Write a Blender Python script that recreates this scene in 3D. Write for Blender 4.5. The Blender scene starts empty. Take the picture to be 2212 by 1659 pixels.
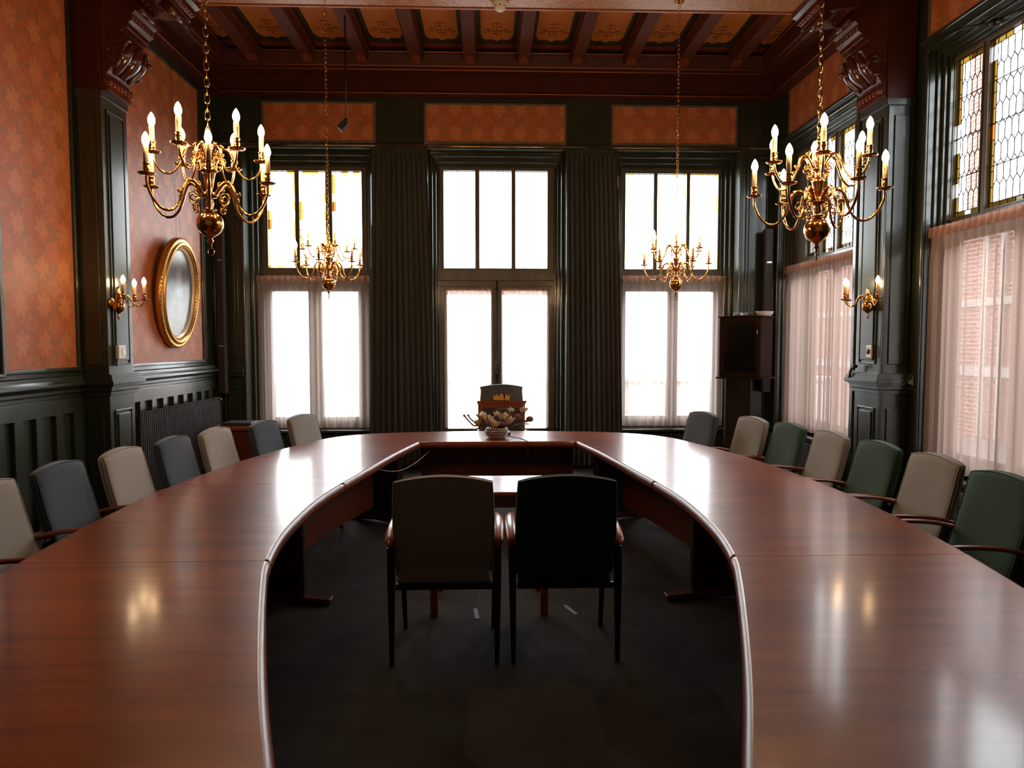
import bpy, math, random
from mathutils import Vector, Matrix, Euler
random.seed(7)
C = bpy.context.scene.collection
PI = math.pi

# ---------------------------------------------------------------- camera, sky, portals, exposure
S = bpy.context.scene
FPX, YAW, PITCH = 1534.0, 0.03318, 0.056979
cd = bpy.data.cameras.new('camera'); cam = bpy.data.objects.new('camera', cd); C.objects.link(cam)
cd.sensor_fit = 'HORIZONTAL'; cd.sensor_width = 36.0; cd.lens = 36.0*FPX/2212.0
cd.clip_start = 0.05; cd.clip_end = 200
cam.location = (0, 0, 1.6); cam.rotation_euler = (PI/2-PITCH, 0, -YAW)
S.camera = cam
S.view_settings.view_transform = 'Standard'; S.view_settings.look = 'None'
S.view_settings.gamma = 1.0; S.view_settings.use_curve_mapping = False
S.view_settings.exposure = 0.0
SKY = 15.0
BULB = 260.0
w = bpy.data.worlds.new('sky'); S.world = w; w.use_nodes = True
bg = w.node_tree.nodes['Background']; bg.inputs[0].default_value = (0.90, 0.96, 1.0, 1); bg.inputs[1].default_value = SKY
cy = S.cycles
cy.use_denoising = True
cy.max_bounces = 6; cy.diffuse_bounces = 3; cy.glossy_bounces = 3; cy.transmission_bounces = 4; cy.transparent_max_bounces = 10
cy.use_adaptive_sampling = True; cy.adaptive_threshold = .03
cy.caustics_reflective = False; cy.caustics_refractive = False
cy.sample_clamp_indirect = 6.0
try: cy.use_light_tree = True
except Exception: pass
def portal(loc, rot, sx, sy):
    l = bpy.data.lights.new('window_portal', 'AREA'); l.shape = 'RECTANGLE'; l.size = sx; l.size_y = sy
    l.cycles.is_portal = True
    o = bpy.data.objects.new('window_portal', l); C.objects.link(o); o.location = loc; o.rotation_euler = rot
for cx_, wd in ((-2.23, 1.5), (0.11, 1.7), (2.4, 1.5)):
    portal((cx_, 9.58, 2.2), (-PI/2, 0, 0), wd, 3.5)
for cy_ in (7.9, 5.0):
    portal((3.94, cy_, 2.25), (0, PI/2, 0), 3.4, 1.9)

# ---------------------------------------------------------------- room measures
XL, XR, YB, YF, ZC = -3.38, 3.62, 9.0, -2.6, 5.15
PL, PR, PY0, PY1 = -3.14, 3.36, 5.985, 6.40      # pilasters

# ---------------------------------------------------------------- node helpers
class NT:
    def __init__(s, name):
        s.m = bpy.data.materials.new(name); s.m.use_nodes = True; s.t = s.m.node_tree; s.n = s.t.nodes; s.n.clear()
        s.out = s.n.new('ShaderNodeOutputMaterial')
    def new(s, kind, **kw):
        n = s.n.new(kind)
        for k, v in kw.items():
            try: setattr(n, k, v)
            except Exception: pass
        return n
    def link(s, a, b): s.t.links.new(a, b)
    def put(s, sock, v):
        if hasattr(v, 'is_output') or isinstance(v, bpy.types.NodeSocket): s.link(v, sock)
        else: sock.default_value = v
    def math(s, op, a, b=0.0, c=0.0):
        n = s.new('ShaderNodeMath', operation=op); s.put(n.inputs[0], a); s.put(n.inputs[1], b); s.put(n.inputs[2], c); return n.outputs[0]
    def mix(s, f, a, b):
        n = s.new('ShaderNodeMix', data_type='RGBA'); s.put(n.inputs[0], f); s.put(n.inputs[6], c4(a)); s.put(n.inputs[7], c4(b)); return n.outputs[2]
    def coord(s, kind='Object'):
        return s.new('ShaderNodeTexCoord').outputs[kind]
    def mapping(s, v, scale=(1,1,1), loc=(0,0,0), rot=(0,0,0)):
        n = s.new('ShaderNodeMapping'); s.link(v, n.inputs[0]); n.inputs[1].default_value = loc; n.inputs[2].default_value = rot; n.inputs[3].default_value = scale; return n.outputs[0]
    def noise(s, v, scale=5, detail=3, rough=.5, dist=0):
        n = s.new('ShaderNodeTexNoise'); s.link(v, n.inputs['Vector']); n.inputs['Scale'].default_value = scale; n.inputs['Detail'].default_value = detail
        n.inputs['Roughness'].default_value = rough; n.inputs['Distortion'].default_value = dist; return n.outputs[0]
    def ramp(s, f, a, b):   # clamp map
        n = s.new('ShaderNodeMapRange'); s.put(n.inputs[0], f); n.inputs[1].default_value = a; n.inputs[2].default_value = b; return n.outputs[0]
    def bump(s, h, strength=.2, dist=.01):
        n = s.new('ShaderNodeBump'); n.inputs['Strength'].default_value = strength; n.inputs['Distance'].default_value = dist; s.put(n.inputs['Height'], h); return n.outputs[0]
    def pbr(s, color, rough=.5, metal=0, spec=.5, coat=0, coat_r=.05, normal=None, sheen=0, emit=None, estr=0):
        b = s.new('ShaderNodeBsdfPrincipled'); s.put(b.inputs['Base Color'], c4(color)); s.put(b.inputs['Roughness'], rough); s.put(b.inputs['Metallic'], metal)
        b.inputs['Specular IOR Level'].default_value = spec; b.inputs['Coat Weight'].default_value = coat; b.inputs['Coat Roughness'].default_value = coat_r
        b.inputs['Sheen Weight'].default_value = sheen
        if normal is not None: s.link(normal, b.inputs['Normal'])
        if emit: b.inputs['Emission Color'].default_value = c4(emit); b.inputs['Emission Strength'].default_value = estr
        s.link(b.outputs[0], s.out.inputs[0]); return b
def c4(c):
    if isinstance(c, tuple) and len(c) == 3: return (*c, 1)
    return c

def simple(name, color, rough=.5, metal=0, var=.12, scale=30, **kw):
    t = NT(name); co = t.coord(); nz = t.noise(co, scale, 4)
    dark = tuple(x*(1-var) for x in color); light = tuple(min(1, x*(1+var)) for x in color)
    t.pbr(t.mix(nz, dark, light), rough, metal, **kw); return t.m

def paint_mat(name, color, rough=.27):
    t = NT(name); co = t.coord()
    st = t.noise(t.mapping(co, (3, 3, .5)), 2.5, 2, .5)
    col = t.mix(t.ramp(st, .3, .7), tuple(x*.85 for x in color), tuple(x*1.15 for x in color))
    t.pbr(col, rough+.03, 0, spec=.4, coat=.55, coat_r=.13); return t.m

def wood_mat(name, dark, light, rough=.2, stretch=(1, 14, 14), coat=.0, scale=3.0, bump=.02, spec=.5, scratches=False):
    t = NT(name); co = t.coord()
    v = t.mapping(co, stretch)
    n1 = t.noise(v, scale, 6, .6, .6); n2 = t.noise(t.mapping(co, tuple(s*3 for s in stretch)), scale, 3, .6)
    n3 = t.noise(co, 1.3, 3, .6)
    f = t.math('ADD', t.math('MULTIPLY', n1, .55), t.math('ADD', t.math('MULTIPLY', n2, .10), t.math('MULTIPLY', n3, .38)))
    col = t.mix(t.ramp(f, .35, .72), dark, light)
    ro = t.math('ADD', rough-.03, t.math('MULTIPLY', n3, .07)) if not scratches else rough
    if scratches:
        sc = t.noise(t.mapping(co, (60, 1.2, 1), rot=(0, 0, .5)), 9, 2, .5)
        m = t.ramp(sc, .66, .80); col = t.mix(t.math('MULTIPLY', m, .2), col, (.45, .2, .13))
    t.pbr(col, ro, 0, spec=spec, coat=coat, coat_r=.08, normal=(t.bump(f, bump, .01) if bump > .01 else None)); return t.m

def wallpaper_mat(name, axis):
    t = NT(name); co = t.coord(); sep = t.new('ShaderNodeSeparateXYZ'); t.link(co, sep.inputs[0])
    U = sep.outputs[axis]; V = sep.outputs[2]
    nz = t.noise(co, 15, 4, .65); wob = t.math('MULTIPLY', t.math('SUBTRACT', nz, .5), .10)
    U = t.math('ADD', U, wob); nz2 = t.noise(co, 13, 4, .65); V = t.math('ADD', V, t.math('MULTIPLY', t.math('SUBTRACT', nz2, .5), .10))
    W, H = .27, .29
    def flower(ou, ov, R, petals, sq=1.0, tw=0.0):
        a = t.math('MULTIPLY', t.math('SUBTRACT', t.math('FRACT', t.math('DIVIDE', t.math('ADD', U, ou), W)), .5), W)
        b = t.math('MULTIPLY', t.math('SUBTRACT', t.math('FRACT', t.math('DIVIDE', t.math('ADD', V, ov), H)), .5), H*sq)
        r = t.math('SQRT', t.math('ADD', t.math('MULTIPLY', a, a), t.math('MULTIPLY', b, b)))
        an = t.math('ADD', t.math('ARCTAN2', b, a), tw)
        th = t.math('MULTIPLY', t.math('ADD', t.math('MULTIPLY', t.math('ABSOLUTE', t.math('COSINE', t.math('MULTIPLY', an, petals/2))), .46), .56), R)
        m = t.ramp(t.math('SUBTRACT', th, r), -.005, .008)
        core = t.ramp(t.math('SUBTRACT', R*.22, r), -.002, .002)
        inner = t.ramp(t.math('SUBTRACT', t.math('MULTIPLY', th, .6), r), -.002, .002)
        return m, core, inner
    A, Ac, Ai = flower(0, 0, .084, 7, .85, .3); B, Bc, Bi = flower(.15, .145, .078, 11, 1.15, .4)
    leaf = t.ramp(t.noise(t.mapping(co, (1, 1, 1.6), rot=(.3, .5, .2)), 13, 2, .5), .52, .58)
    vine = t.ramp(t.math('ABSOLUTE', t.math('SUBTRACT', t.noise(co, 11, 2, .5), .5)), .012, .004)
    base = t.mix(t.noise(co, 60, 3, .7), (.42, .100, .028), (.50, .132, .040))
    col = t.mix(t.math('MULTIPLY', leaf, .75), base, (.30, .14, .058))
    col = t.mix(t.math('MULTIPLY', vine, .6), col, (.52, .19, .075))
    col = t.mix(t.math('MULTIPLY', A, .68), col, (.60, .215, .075)); col = t.mix(t.math('MULTIPLY', B, .6), col, (.56, .185, .058))
    col = t.mix(t.math('MULTIPLY', t.math('SUBTRACT', Ai, Ac), .35), col, (.58, .21, .085)); col = t.mix(t.math('MULTIPLY', Bi, .35), col, (.30, .075, .026))
    t.pbr(col, .52, 0, spec=.6, ); return t.m

def fabric_mat(name, color, var=.13, sheen=.3):
    t = NT(name); co = t.coord()
    n = t.noise(co, 120, 3, .7); n2 = t.noise(co, 7, 2, .5)
    col = t.mix(t.ramp(n, .3, .7), tuple(x*(1-var) for x in color), tuple(min(1, x*(1+var)) for x in color))
    col = t.mix(t.math('MULTIPLY', n2, .25), col, tuple(x*.8 for x in color))
    t.pbr(col, .92, 0, spec=.2, sheen=sheen); return t.m

def glass_mat(name, tint=(1, 1, 1), refl=.06, diff=0.0):
    t = NT(name); tr = t.new('ShaderNodeBsdfTransparent'); gl = t.new('ShaderNodeBsdfGlossy'); mx = t.new('ShaderNodeMixShader')
    co = t.coord(); nz = t.noise(co, 6, 2); cc = t.mix(nz, tuple(x*.94 for x in tint), tint); t.link(cc, tr.inputs[0])
    gl.inputs['Roughness'].default_value = .03; mx.inputs[0].default_value = refl
    t.link(tr.outputs[0], mx.inputs[1]); t.link(gl.outputs[0], mx.inputs[2]); last = mx.outputs[0]
    if diff:
        tl = t.new('ShaderNodeBsdfTranslucent'); t.link(cc, tl.inputs[0]); m2 = t.new('ShaderNodeMixShader'); m2.inputs[0].default_value = diff
        t.link(last, m2.inputs[1]); t.link(tl.outputs[0], m2.inputs[2]); last = m2.outputs[0]
    t.link(last, t.out.inputs[0]); return t.m

def sheer_mat(name, color, through=.3):
    t = NT(name); co = t.coord()
    n = t.noise(t.mapping(co, (1, 1, .25)), 38, 4, .7); n2 = t.noise(co, 420, 2, .5)
    tr = t.new('ShaderNodeBsdfTransparent'); tl = t.new('ShaderNodeBsdfTranslucent'); df = t.new('ShaderNodeBsdfDiffuse')
    c = t.mix(n, tuple(x*.92 for x in color), color); t.link(c, tl.inputs[0]); t.link(c, df.inputs[0])
    m1 = t.new('ShaderNodeMixShader'); m1.inputs[0].default_value = .5; t.link(tl.outputs[0], m1.inputs[1]); t.link(df.outputs[0], m1.inputs[2])
    m2 = t.new('ShaderNodeMixShader'); f = t.math('SUBTRACT', 1.0-through+.12, t.math('MULTIPLY', t.math('ADD', n, n2), .12)); t.link(f, m2.inputs[0])
    t.link(tr.outputs[0], m2.inputs[1]); t.link(m1.outputs[0], m2.inputs[2]); t.link(m2.outputs[0], t.out.inputs[0]); return t.m

def brass_mat():
    t = NT('polished_brass'); co = t.coord(); n = t.noise(co, 40, 3)
    t.pbr(t.mix(n, (.62, .30, .085), (.80, .43, .14)), t.math('ADD', .13, t.math('MULTIPLY', n, .1)), 1.0); return t.m

def carpet_mat():
    t = NT('carpet_tiles'); co = t.coord(); m = t.mapping(co, (1.7, 1.45, 1), rot=(0, 0, .03))
    ck = t.new('ShaderNodeTexVoronoi'); ck.distance = 'CHEBYCHEV'; ck.inputs['Scale'].default_value = 1.0; ck.inputs['Randomness'].default_value = .35; t.link(m, ck.inputs['Vector'])
    sp = t.new('ShaderNodeSeparateColor'); t.link(ck.outputs['Color'], sp.inputs[0])
    n = t.noise(co, 3.2, 5, .65); n2 = t.noise(co, 320, 2, .6)
    c = t.mix(sp.outputs[0], (.030, .024, .020), (.060, .050, .044)); c = t.mix(t.math('MULTIPLY', t.ramp(n, .35, .7), .55), c, (.085, .080, .074))
    c = t.mix(t.math('MULTIPLY', n2, .4), c, (.02, .018, .016))
    t.pbr(c, .95, 0, spec=.15, normal=t.bump(n2, .4, .004)); return t.m

def brick_mat():
    t = NT('brick'); co = t.coord(); b = t.new('ShaderNodeTexBrick'); sp = t.new('ShaderNodeSeparateXYZ'); t.link(co, sp.inputs[0]); cb = t.new('ShaderNodeCombineXYZ')
    t.link(sp.outputs[1], cb.inputs[0]); t.link(sp.outputs[2], cb.inputs[1]); t.link(cb.outputs[0], b.inputs['Vector'])
    b.inputs['Color1'].default_value = (.24, .075, .045, 1); b.inputs['Color2'].default_value = (.17, .055, .035, 1); b.inputs['Mortar'].default_value = (.40, .36, .33, 1)
    b.inputs['Scale'].default_value = 1; b.inputs['Brick Width'].default_value = .23; b.inputs['Row Height'].default_value = .08; b.inputs['Mortar Size'].default_value = .008
    t.pbr(b.outputs[0], .85); return t.m

def carved_mat():
    t = NT('carved_gilt_wood'); co = t.coord(); n = t.noise(co, 26, 4, .6, 1.6)
    f = t.ramp(t.math('ABSOLUTE', t.math('SUBTRACT', n, .5)), .0, .05)
    t.pbr(t.mix(f, (.09, .022, .010), (.52, .25, .12)), .36, 0, spec=.6); return t.m

def scroll_mat():
    t = NT('painted_scroll_border'); co = t.coord(); v = t.new('ShaderNodeTexVoronoi'); v.feature = 'DISTANCE_TO_EDGE'; v.inputs['Scale'].default_value = 34; t.link(co, v.inputs['Vector'])
    f = t.ramp(v.outputs[0], .03, .09)
    t.pbr(t.mix(f, (.085, .060, .028), (.024, .026, .018)), .5); return t.m

def oil_painting_mat():
    t = NT('oil_portrait'); co = t.coord(); sep = t.new('ShaderNodeSeparateXYZ'); t.link(co, sep.inputs[0]); y, z = sep.outputs[1], sep.outputs[2]
    n = t.noise(co, 9, 5, .6); base = t.mix(n, (.035, .035, .040), (.10, .10, .105))
    def blob(cy, cz, ry, rz, soft=.25):
        a = t.math('DIVIDE', t.math('SUBTRACT', y, cy), ry); b = t.math('DIVIDE', t.math('SUBTRACT', z, cz), rz)
        return t.ramp(t.math('SQRT', t.math('ADD', t.math('MULTIPLY', a, a), t.math('MULTIPLY', b, b))), 1.0+soft, 1.0-soft)
    c = t.mix(blob(0, -.33, .27, .34), base, t.mix(n, (.30, .32, .34), (.52, .54, .56)))
    c = t.mix(blob(0, .02, .09, .10), c, (.30, .30, .31)); c = t.mix(blob(0, .17, .085, .125), c, (.13, .11, .10)); c = t.mix(blob(0, .15, .055, .085, .45), c, t.mix(n, (.22, .13, .10), (.55, .36, .27)))
    c = t.mix(blob(0, .02, .03, .08), c, (.50, .48, .47)); c = t.mix(blob(0, .10, .05, .05, .6), c, (.30, .25, .22))
    t.pbr(c, .25, 0, spec=.6, normal=t.bump(t.noise(co, 80, 3), .15, .004)); return t.m

M = {}
M['green'] = paint_mat('dark_green_gloss_paint', (.027, .034, .021), .278)
M['green_lit'] = paint_mat('window_lit_green_paint', (.12, .10, .072), .38)  # frame paint lightened: glow of the windows is put into its colour
M['redwood'] = wood_mat('dark_red_stained_oak', (.045, .009, .004), (.090, .019, .008), .55, (1, 12, 12), spec=.3)
M['joist'] = wood_mat('red_brown_joist_paint', (.085, .020, .008), (.13, .032, .012), .6, (12, 1, 12), spec=.25)
M['orange'] = simple('ochre_ceiling_paint', (.54, .165, .022), .6, var=.1, scale=3)
M['strip'] = simple('red_stencil_strip', (.22, .045, .018), .55, var=.4, scale=60)
M['scroll'] = scroll_mat()
M['carved'] = carved_mat()
M['highlight_line'] = simple('copper_highlight_line', (.42, .13, .045), .4)  # lighter copper tone paints the light caught on the cornice lips
M['paper_y'] = wallpaper_mat('floral_wallpaper_side', 1)
M['paper_x'] = wallpaper_mat('floral_wallpaper_back', 0)
def table_mat():
    t = NT('polished_mahogany'); co = t.coord()
    n1 = t.noise(t.mapping(co, (.8, 7, 7)), 2.0, 2, .5, .4); n3 = t.noise(co, 1.1, 2, .5)
    f = t.ramp(t.math('ADD', t.math('MULTIPLY', n1, .6), t.math('MULTIPLY', n3, .4)), .36, .66)
    t.pbr(t.mix(f, (.165, .027, .005), (.33, .066, .012)), .33, 0, spec=.2, coat=.5, coat_r=.13); return t.m
M['table'] = table_mat()
M['table_grain'] = wood_mat('polished_mahogany', (.15, .020, .004), (.30, .055, .011), .17, (1.2, 15, 15), scale=2.2, bump=.006, spec=.5, scratches=True)
M['table_edge'] = wood_mat('mahogany_edge', (.13, .025, .009), (.24, .055, .018), .31, (3, 3, 3), scale=2, bump=.0)
M['mahogany'] = wood_mat('chair_mahogany', (.17, .035, .012), (.33, .085, .03), .25, (8, 1.5, 8))
M['black_wood'] = wood_mat('black_stained_wood', (.018, .007, .004), (.032, .012, .007), .45, (10, 10, 1.5))
M['corbel'] = wood_mat('polished_carved_mahogany', (.05, .011, .005), (.10, .024, .010), .16, (8, 8, 8), spec=.7)
M['mahogany_dark'] = wood_mat('dark_mahogany', (.07, .014, .006), (.13, .028, .011), .4, (10, 10, 1.5))
M['black'] = simple('black_lacquer', (.012, .011, .010), .35)
M['beige'] = fabric_mat('beige_wool', (.34, .315, .29))
M['blue'] = fabric_mat('slate_blue_wool', (.042, .062, .092))
M['greenf'] = fabric_mat('bottle_green_wool', (.020, .060, .036))
M['greyblue'] = fabric_mat('charcoal_blue_wool', (.055, .060, .068))
M['greyf'] = fabric_mat('warm_grey_wool', (.275, .26, .235))
M['drape'] = fabric_mat('dark_olive_drape_cloth', (.050, .048, .040), sheen=.15)
M['sheer'] = sheer_mat('pinkish_sheer_voile', (.80, .66, .60), .50)
M['sheer_s'] = sheer_mat('pinkish_linen_sheer', (.50, .375, .33), .17)
M['heading'] = sheer_mat('doubled_sheer_heading', (.60, .34, .25), .06)
M['glass'] = glass_mat('clear_window_glass')
M['pale'] = glass_mat('pale_yellow_window_glass', (1.0, .86, .5), .05)
M['amber'] = glass_mat('amber_window_glass', (.62, .44, .16), .05, .0)
M['amber_deep'] = glass_mat('deep_amber_window_glass', (.235, .175, .065), .04, .0)
M['red_glass'] = glass_mat('orange_window_glass', (.38, .20, .07), .05, .0)
M['lead'] = simple('window_lead', (.05, .05, .05), .5, .4)
M['brass'] = brass_mat()
M['steel'] = simple('polished_steel', (.6, .6, .58), .2, 1.0)
M['gold'] = simple('gilded_plaster', (.66, .33, .075), .32, .75, var=.25, scale=50)
M['cream_gold'] = simple('pale_gilt_slip', (.85, .70, .46), .3, .2)
M['oil'] = oil_painting_mat()
M['sleeve'] = simple('ivory_candle_sleeve', (.75, .55, .32), .5, var=.06)
M['white'] = simple('white_plastic', (.72, .70, .66), .35, var=.04)
M['dark_plastic'] = simple('dark_plastic', (.025, .023, .022), .4)
M['cab_wood'] = wood_mat('dark_walnut', (.020, .010, .007), (.040, .020, .013), .9, (12, 12, 1.5), spec=.1)
M['smoked'] = simple('smoked_door_glass', (.008, .006, .006), .08)
M['radiator'] = simple('dark_green_radiator_enamel', (.012, .010, .008), .6)
M['carpet'] = carpet_mat()
M['plaster'] = simple('white_render', (.78, .77, .74), .8, var=.05)
M['paving'] = simple('pale_paving', (.13, .125, .12), .9)
M['brick'] = brick_mat(); M['stone'] = simple('pale_stone', (.36, .34, .31), .8)
M['line'] = simple('brown_painted_line', (.16, .05, .016), .6)
M['leather'] = simple('black_leather', (.035, .034, .036), .45)
M['speaker'] = simple('dark_plum_speaker_cloth', (.030, .018, .020), .6)
M['petal'] = simple('cream_magnolia_petal', (.86, .72, .52), .55, var=.12, scale=14)
M['pod'] = simple('brown_seed_pod', (.17, .06, .03), .7)
M['twig'] = simple('brown_twig', (.11, .045, .03), .75)
M['leaf'] = simple('glossy_green_leaf', (.03, .09, .025), .35)
M['bead'] = simple('pearl_bead', (.80, .70, .62), .12, .5, var=.4, scale=90)
M['bowl'] = simple('brown_bowl', (.10, .03, .02), .3)
M['reflection'] = simple('grey_floor_reflection', (.058, .056, .054), .6)  # grey of the strips that paint faint reflections on the carpet
tb = NT('lit_candle_bulb'); em = tb.new('ShaderNodeEmission'); lw = tb.new('ShaderNodeTexCoord'); nz_ = tb.noise(lw.outputs['Object'], 3, 1)
tb.link(tb.mix(nz_, (1.0, .62, .30), (1.0, .66, .34)), em.inputs[0]); em.inputs[1].default_value = BULB; tb.link(em.outputs[0], tb.out.inputs[0]); M['bulb'] = tb.m
M['bulb_small'] = tb.m.copy(); M['bulb_small'].name = 'lit_small_bulb'
for n_ in M['bulb_small'].node_tree.nodes:
    if n_.type == 'EMISSION': n_.inputs[1].default_value = BULB*.35

# ---------------------------------------------------------------- mesh builder
class MB:
    def __init__(s): s.v = []; s.f = []; s.sm = []; s.mi = []; s.cur = 0
    def add(s, vs, fs, smooth=False):
        o = len(s.v); s.v += [tuple(p) for p in vs]; s.f += [tuple(i+o for i in f) for f in fs]; s.sm += [smooth]*len(fs); s.mi += [s.cur]*len(fs); return s
    def box(s, x0, x1, y0, y1, z0, z1):
        vs = [(x0,y0,z0),(x1,y0,z0),(x1,y1,z0),(x0,y1,z0),(x0,y0,z1),(x1,y0,z1),(x1,y1,z1),(x0,y1,z1)]
        return s.add(vs, [(0,3,2,1),(4,5,6,7),(0,1,5,4),(1,2,6,5),(2,3,7,6),(3,0,4,7)])
    def obox(s, c, ax, ay, az, hx, hy, hz):      # oriented box
        c = Vector(c); vs = []
        for k in (-1, 1):
            for j, i in ((-1,-1),(-1,1),(1,1),(1,-1)):
                vs.append(c+Vector(ax)*hx*i+Vector(ay)*hy*j+Vector(az)*hz*k)
        return s.add(vs, [(0,3,2,1),(4,5,6,7),(0,1,5,4),(1,2,6,5),(2,3,7,6),(3,0,4,7)])
    def prism(s, pts, to3, d0, d1, smooth=False):  # pts 2D polygon; to3(a,b,d)->3D
        n = len(pts); vs = [to3(a, b, d0) for a, b in pts]+[to3(a, b, d1) for a, b in pts]
        s.add(vs, [tuple(range(n))[::-1], tuple(range(n, 2*n))]); o = len(s.v)-2*n
        fs = [(i, (i+1) % n, n+(i+1) % n, n+i) for i in range(n)]
        s.f += [tuple(q+o for q in f) for f in fs]; s.sm += [smooth]*n; s.mi += [s.cur]*n; return s
    def tube(s, pts, r, n=8, cap=True, flat=1.0, closed=False):
        pts = [Vector(p) for p in pts]; m = len(pts); rs = r if isinstance(r, (list, tuple)) else [r]*m
        vs = []; prev = None
        for i, p in enumerate(pts):
            a = pts[(i-1) % m] if (closed or i > 0) else p; b = pts[(i+1) % m] if (closed or i < m-1) else p
            t = (b-a); t = t.normalized() if t.length > 1e-9 else Vector((0, 0, 1))
            if prev is None:
                u = t.cross(Vector((0, 0, 1)));
                if u.length < 1e-3: u = t.cross(Vector((1, 0, 0)))
            else: u = prev-t*prev.dot(t)
            u.normalize(); prev = u; q = t.cross(u)
            for k in range(n):
                an = 2*PI*k/n; vs.append(p+u*math.cos(an)*rs[i]+q*math.sin(an)*rs[i]*flat)
        fs = []
        for i in range(m if closed else m-1):
            j = (i+1) % m
            for k in range(n): fs.append((i*n+k, i*n+(k+1) % n, j*n+(k+1) % n, j*n+k))
        s.add(vs, fs, True)
        if cap and not closed:
            o = len(s.v)-len(vs)
            s.f += [tuple(o+k for k in range(n))[::-1], tuple(o+(m-1)*n+k for k in range(n))]; s.sm += [False]*2; s.mi += [s.cur]*2
        return s
    def lathe(s, prof, n=24, c=(0, 0, 0), axis='z', smooth=True):
        vs = []
        for r, h in prof:
            for k in range(n):
                a = 2*PI*k/n; x, y = r*math.cos(a), r*math.sin(a)
                p = (x, y, h) if axis == 'z' else ((h, x, y) if axis == 'x' else (x, h, y))
                vs.append((p[0]+c[0], p[1]+c[1], p[2]+c[2]))
        fs = []
        for i in range(len(prof)-1):
            for k in range(n): fs.append((i*n+k, i*n+(k+1) % n, (i+1)*n+(k+1) % n, (i+1)*n+k))
        fs.append(tuple(range(n))[::-1]); fs.append(tuple((len(prof)-1)*n+k for k in range(n)))
        return s.add(vs, fs, smooth)
    def ball(s, c, r, n=12, sc=(1, 1, 1)):
        vs = []; fs = []; m = n//2
        for i in range(m+1):
            th = PI*i/m
            for k in range(n):
                a = 2*PI*k/n; vs.append((c[0]+r*sc[0]*math.sin(th)*math.cos(a), c[1]+r*sc[1]*math.sin(th)*math.sin(a), c[2]+r*sc[2]*math.cos(th)))
        for i in range(m):
            for k in range(n): fs.append((i*n+k, (i+1)*n+k, (i+1)*n+(k+1) % n, i*n+(k+1) % n))
        return s.add(vs, fs, True)
    def grid(s, fn, nu, nv, smooth=True, closed_u=False):
        vs = [fn(i/nu, j/nv) for j in range(nv+1) for i in range(nu+1)]
        fs = [(j*(nu+1)+i, j*(nu+1)+i+1, (j+1)*(nu+1)+i+1, (j+1)*(nu+1)+i) for j in range(nv) for i in range(nu)]
        return s.add(vs, fs, smooth)
    def plate(s, to3, u0, u1, z0, z1, holes, d0, d1):   # slab with rectangular holes; to3(u,z,d)
        us = sorted({u0, u1}|{h[0] for h in holes}|{h[1] for h in holes}); zs = sorted({z0, z1}|{h[2] for h in holes}|{h[3] for h in holes})
        us = [a for a in us if u0-1e-9 <= a <= u1+1e-9]; zs = [a for a in zs if z0-1e-9 <= a <= z1+1e-9]
        def solid(i, j):
            if i < 0 or j < 0 or i >= len(us)-1 or j >= len(zs)-1: return False
            a, b = (us[i]+us[i+1])/2, (zs[j]+zs[j+1])/2
            return not any(h[0] < a < h[1] and h[2] < b < h[3] for h in holes)
        def q(pts): s.add([to3(*p) for p in pts], [(0, 1, 2, 3)])
        for i in range(len(us)-1):
            for j in range(len(zs)-1):
                if not solid(i, j): continue
                a, b, c, d = us[i], us[i+1], zs[j], zs[j+1]
                q([(a, c, d0), (b, c, d0), (b, d, d0), (a, d, d0)]); q([(a, c, d1), (a, d, d1), (b, d, d1), (b, c, d1)])
                if not solid(i-1, j): q([(a, c, d0), (a, d, d0), (a, d, d1), (a, c, d1)])
                if not solid(i+1, j): q([(b, c, d0), (b, c, d1), (b, d, d1), (b, d, d0)])
                if not solid(i, j-1): q([(a, c, d0), (a, c, d1), (b, c, d1), (b, c, d0)])
                if not solid(i, j+1): q([(a, d, d0), (b, d, d0), (b, d, d1), (a, d, d1)])
        return s
    def ring(s, to3, u0, u1, z0, z1, w_, d0, d1):
        return s.plate(to3, u0, u1, z0, z1, [(u0+w_, u1-w_, z0+w_, z1-w_)], d0, d1)
    def build(s, name, mat, parent=None, bevel=0, loc=None, weld=False, subsurf=0, recalc=True):
        me = bpy.data.meshes.new(name); me.from_pydata(s.v, [], s.f)
        mats = mat if isinstance(mat, (list, tuple)) else [mat]
        for m_ in mats: me.materials.append(m_)
        me.polygons.foreach_set('use_smooth', s.sm); me.polygons.foreach_set('material_index', s.mi)
        weld = weld or bevel > 0
        if recalc or weld:
            import bmesh
            bm = bmesh.new(); bm.from_mesh(me)
            if weld: bmesh.ops.remove_doubles(bm, verts=bm.verts, dist=1e-5)
            if recalc: bmesh.ops.recalc_face_normals(bm, faces=bm.faces)
            bm.to_mesh(me); bm.free()
        o = bpy.data.objects.new(name, me); C.objects.link(o)
        if parent: o.parent = parent
        if loc: o.location = loc
        if bevel:
            b = o.modifiers.new('bevel', 'BEVEL'); b.width = bevel; b.segments = 2; b.limit_method = 'ANGLE'; b.angle_limit = .7
        if subsurf:
            b = o.modifiers.new('sub', 'SUBSURF'); b.levels = b.render_levels = subsurf
        return o

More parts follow.
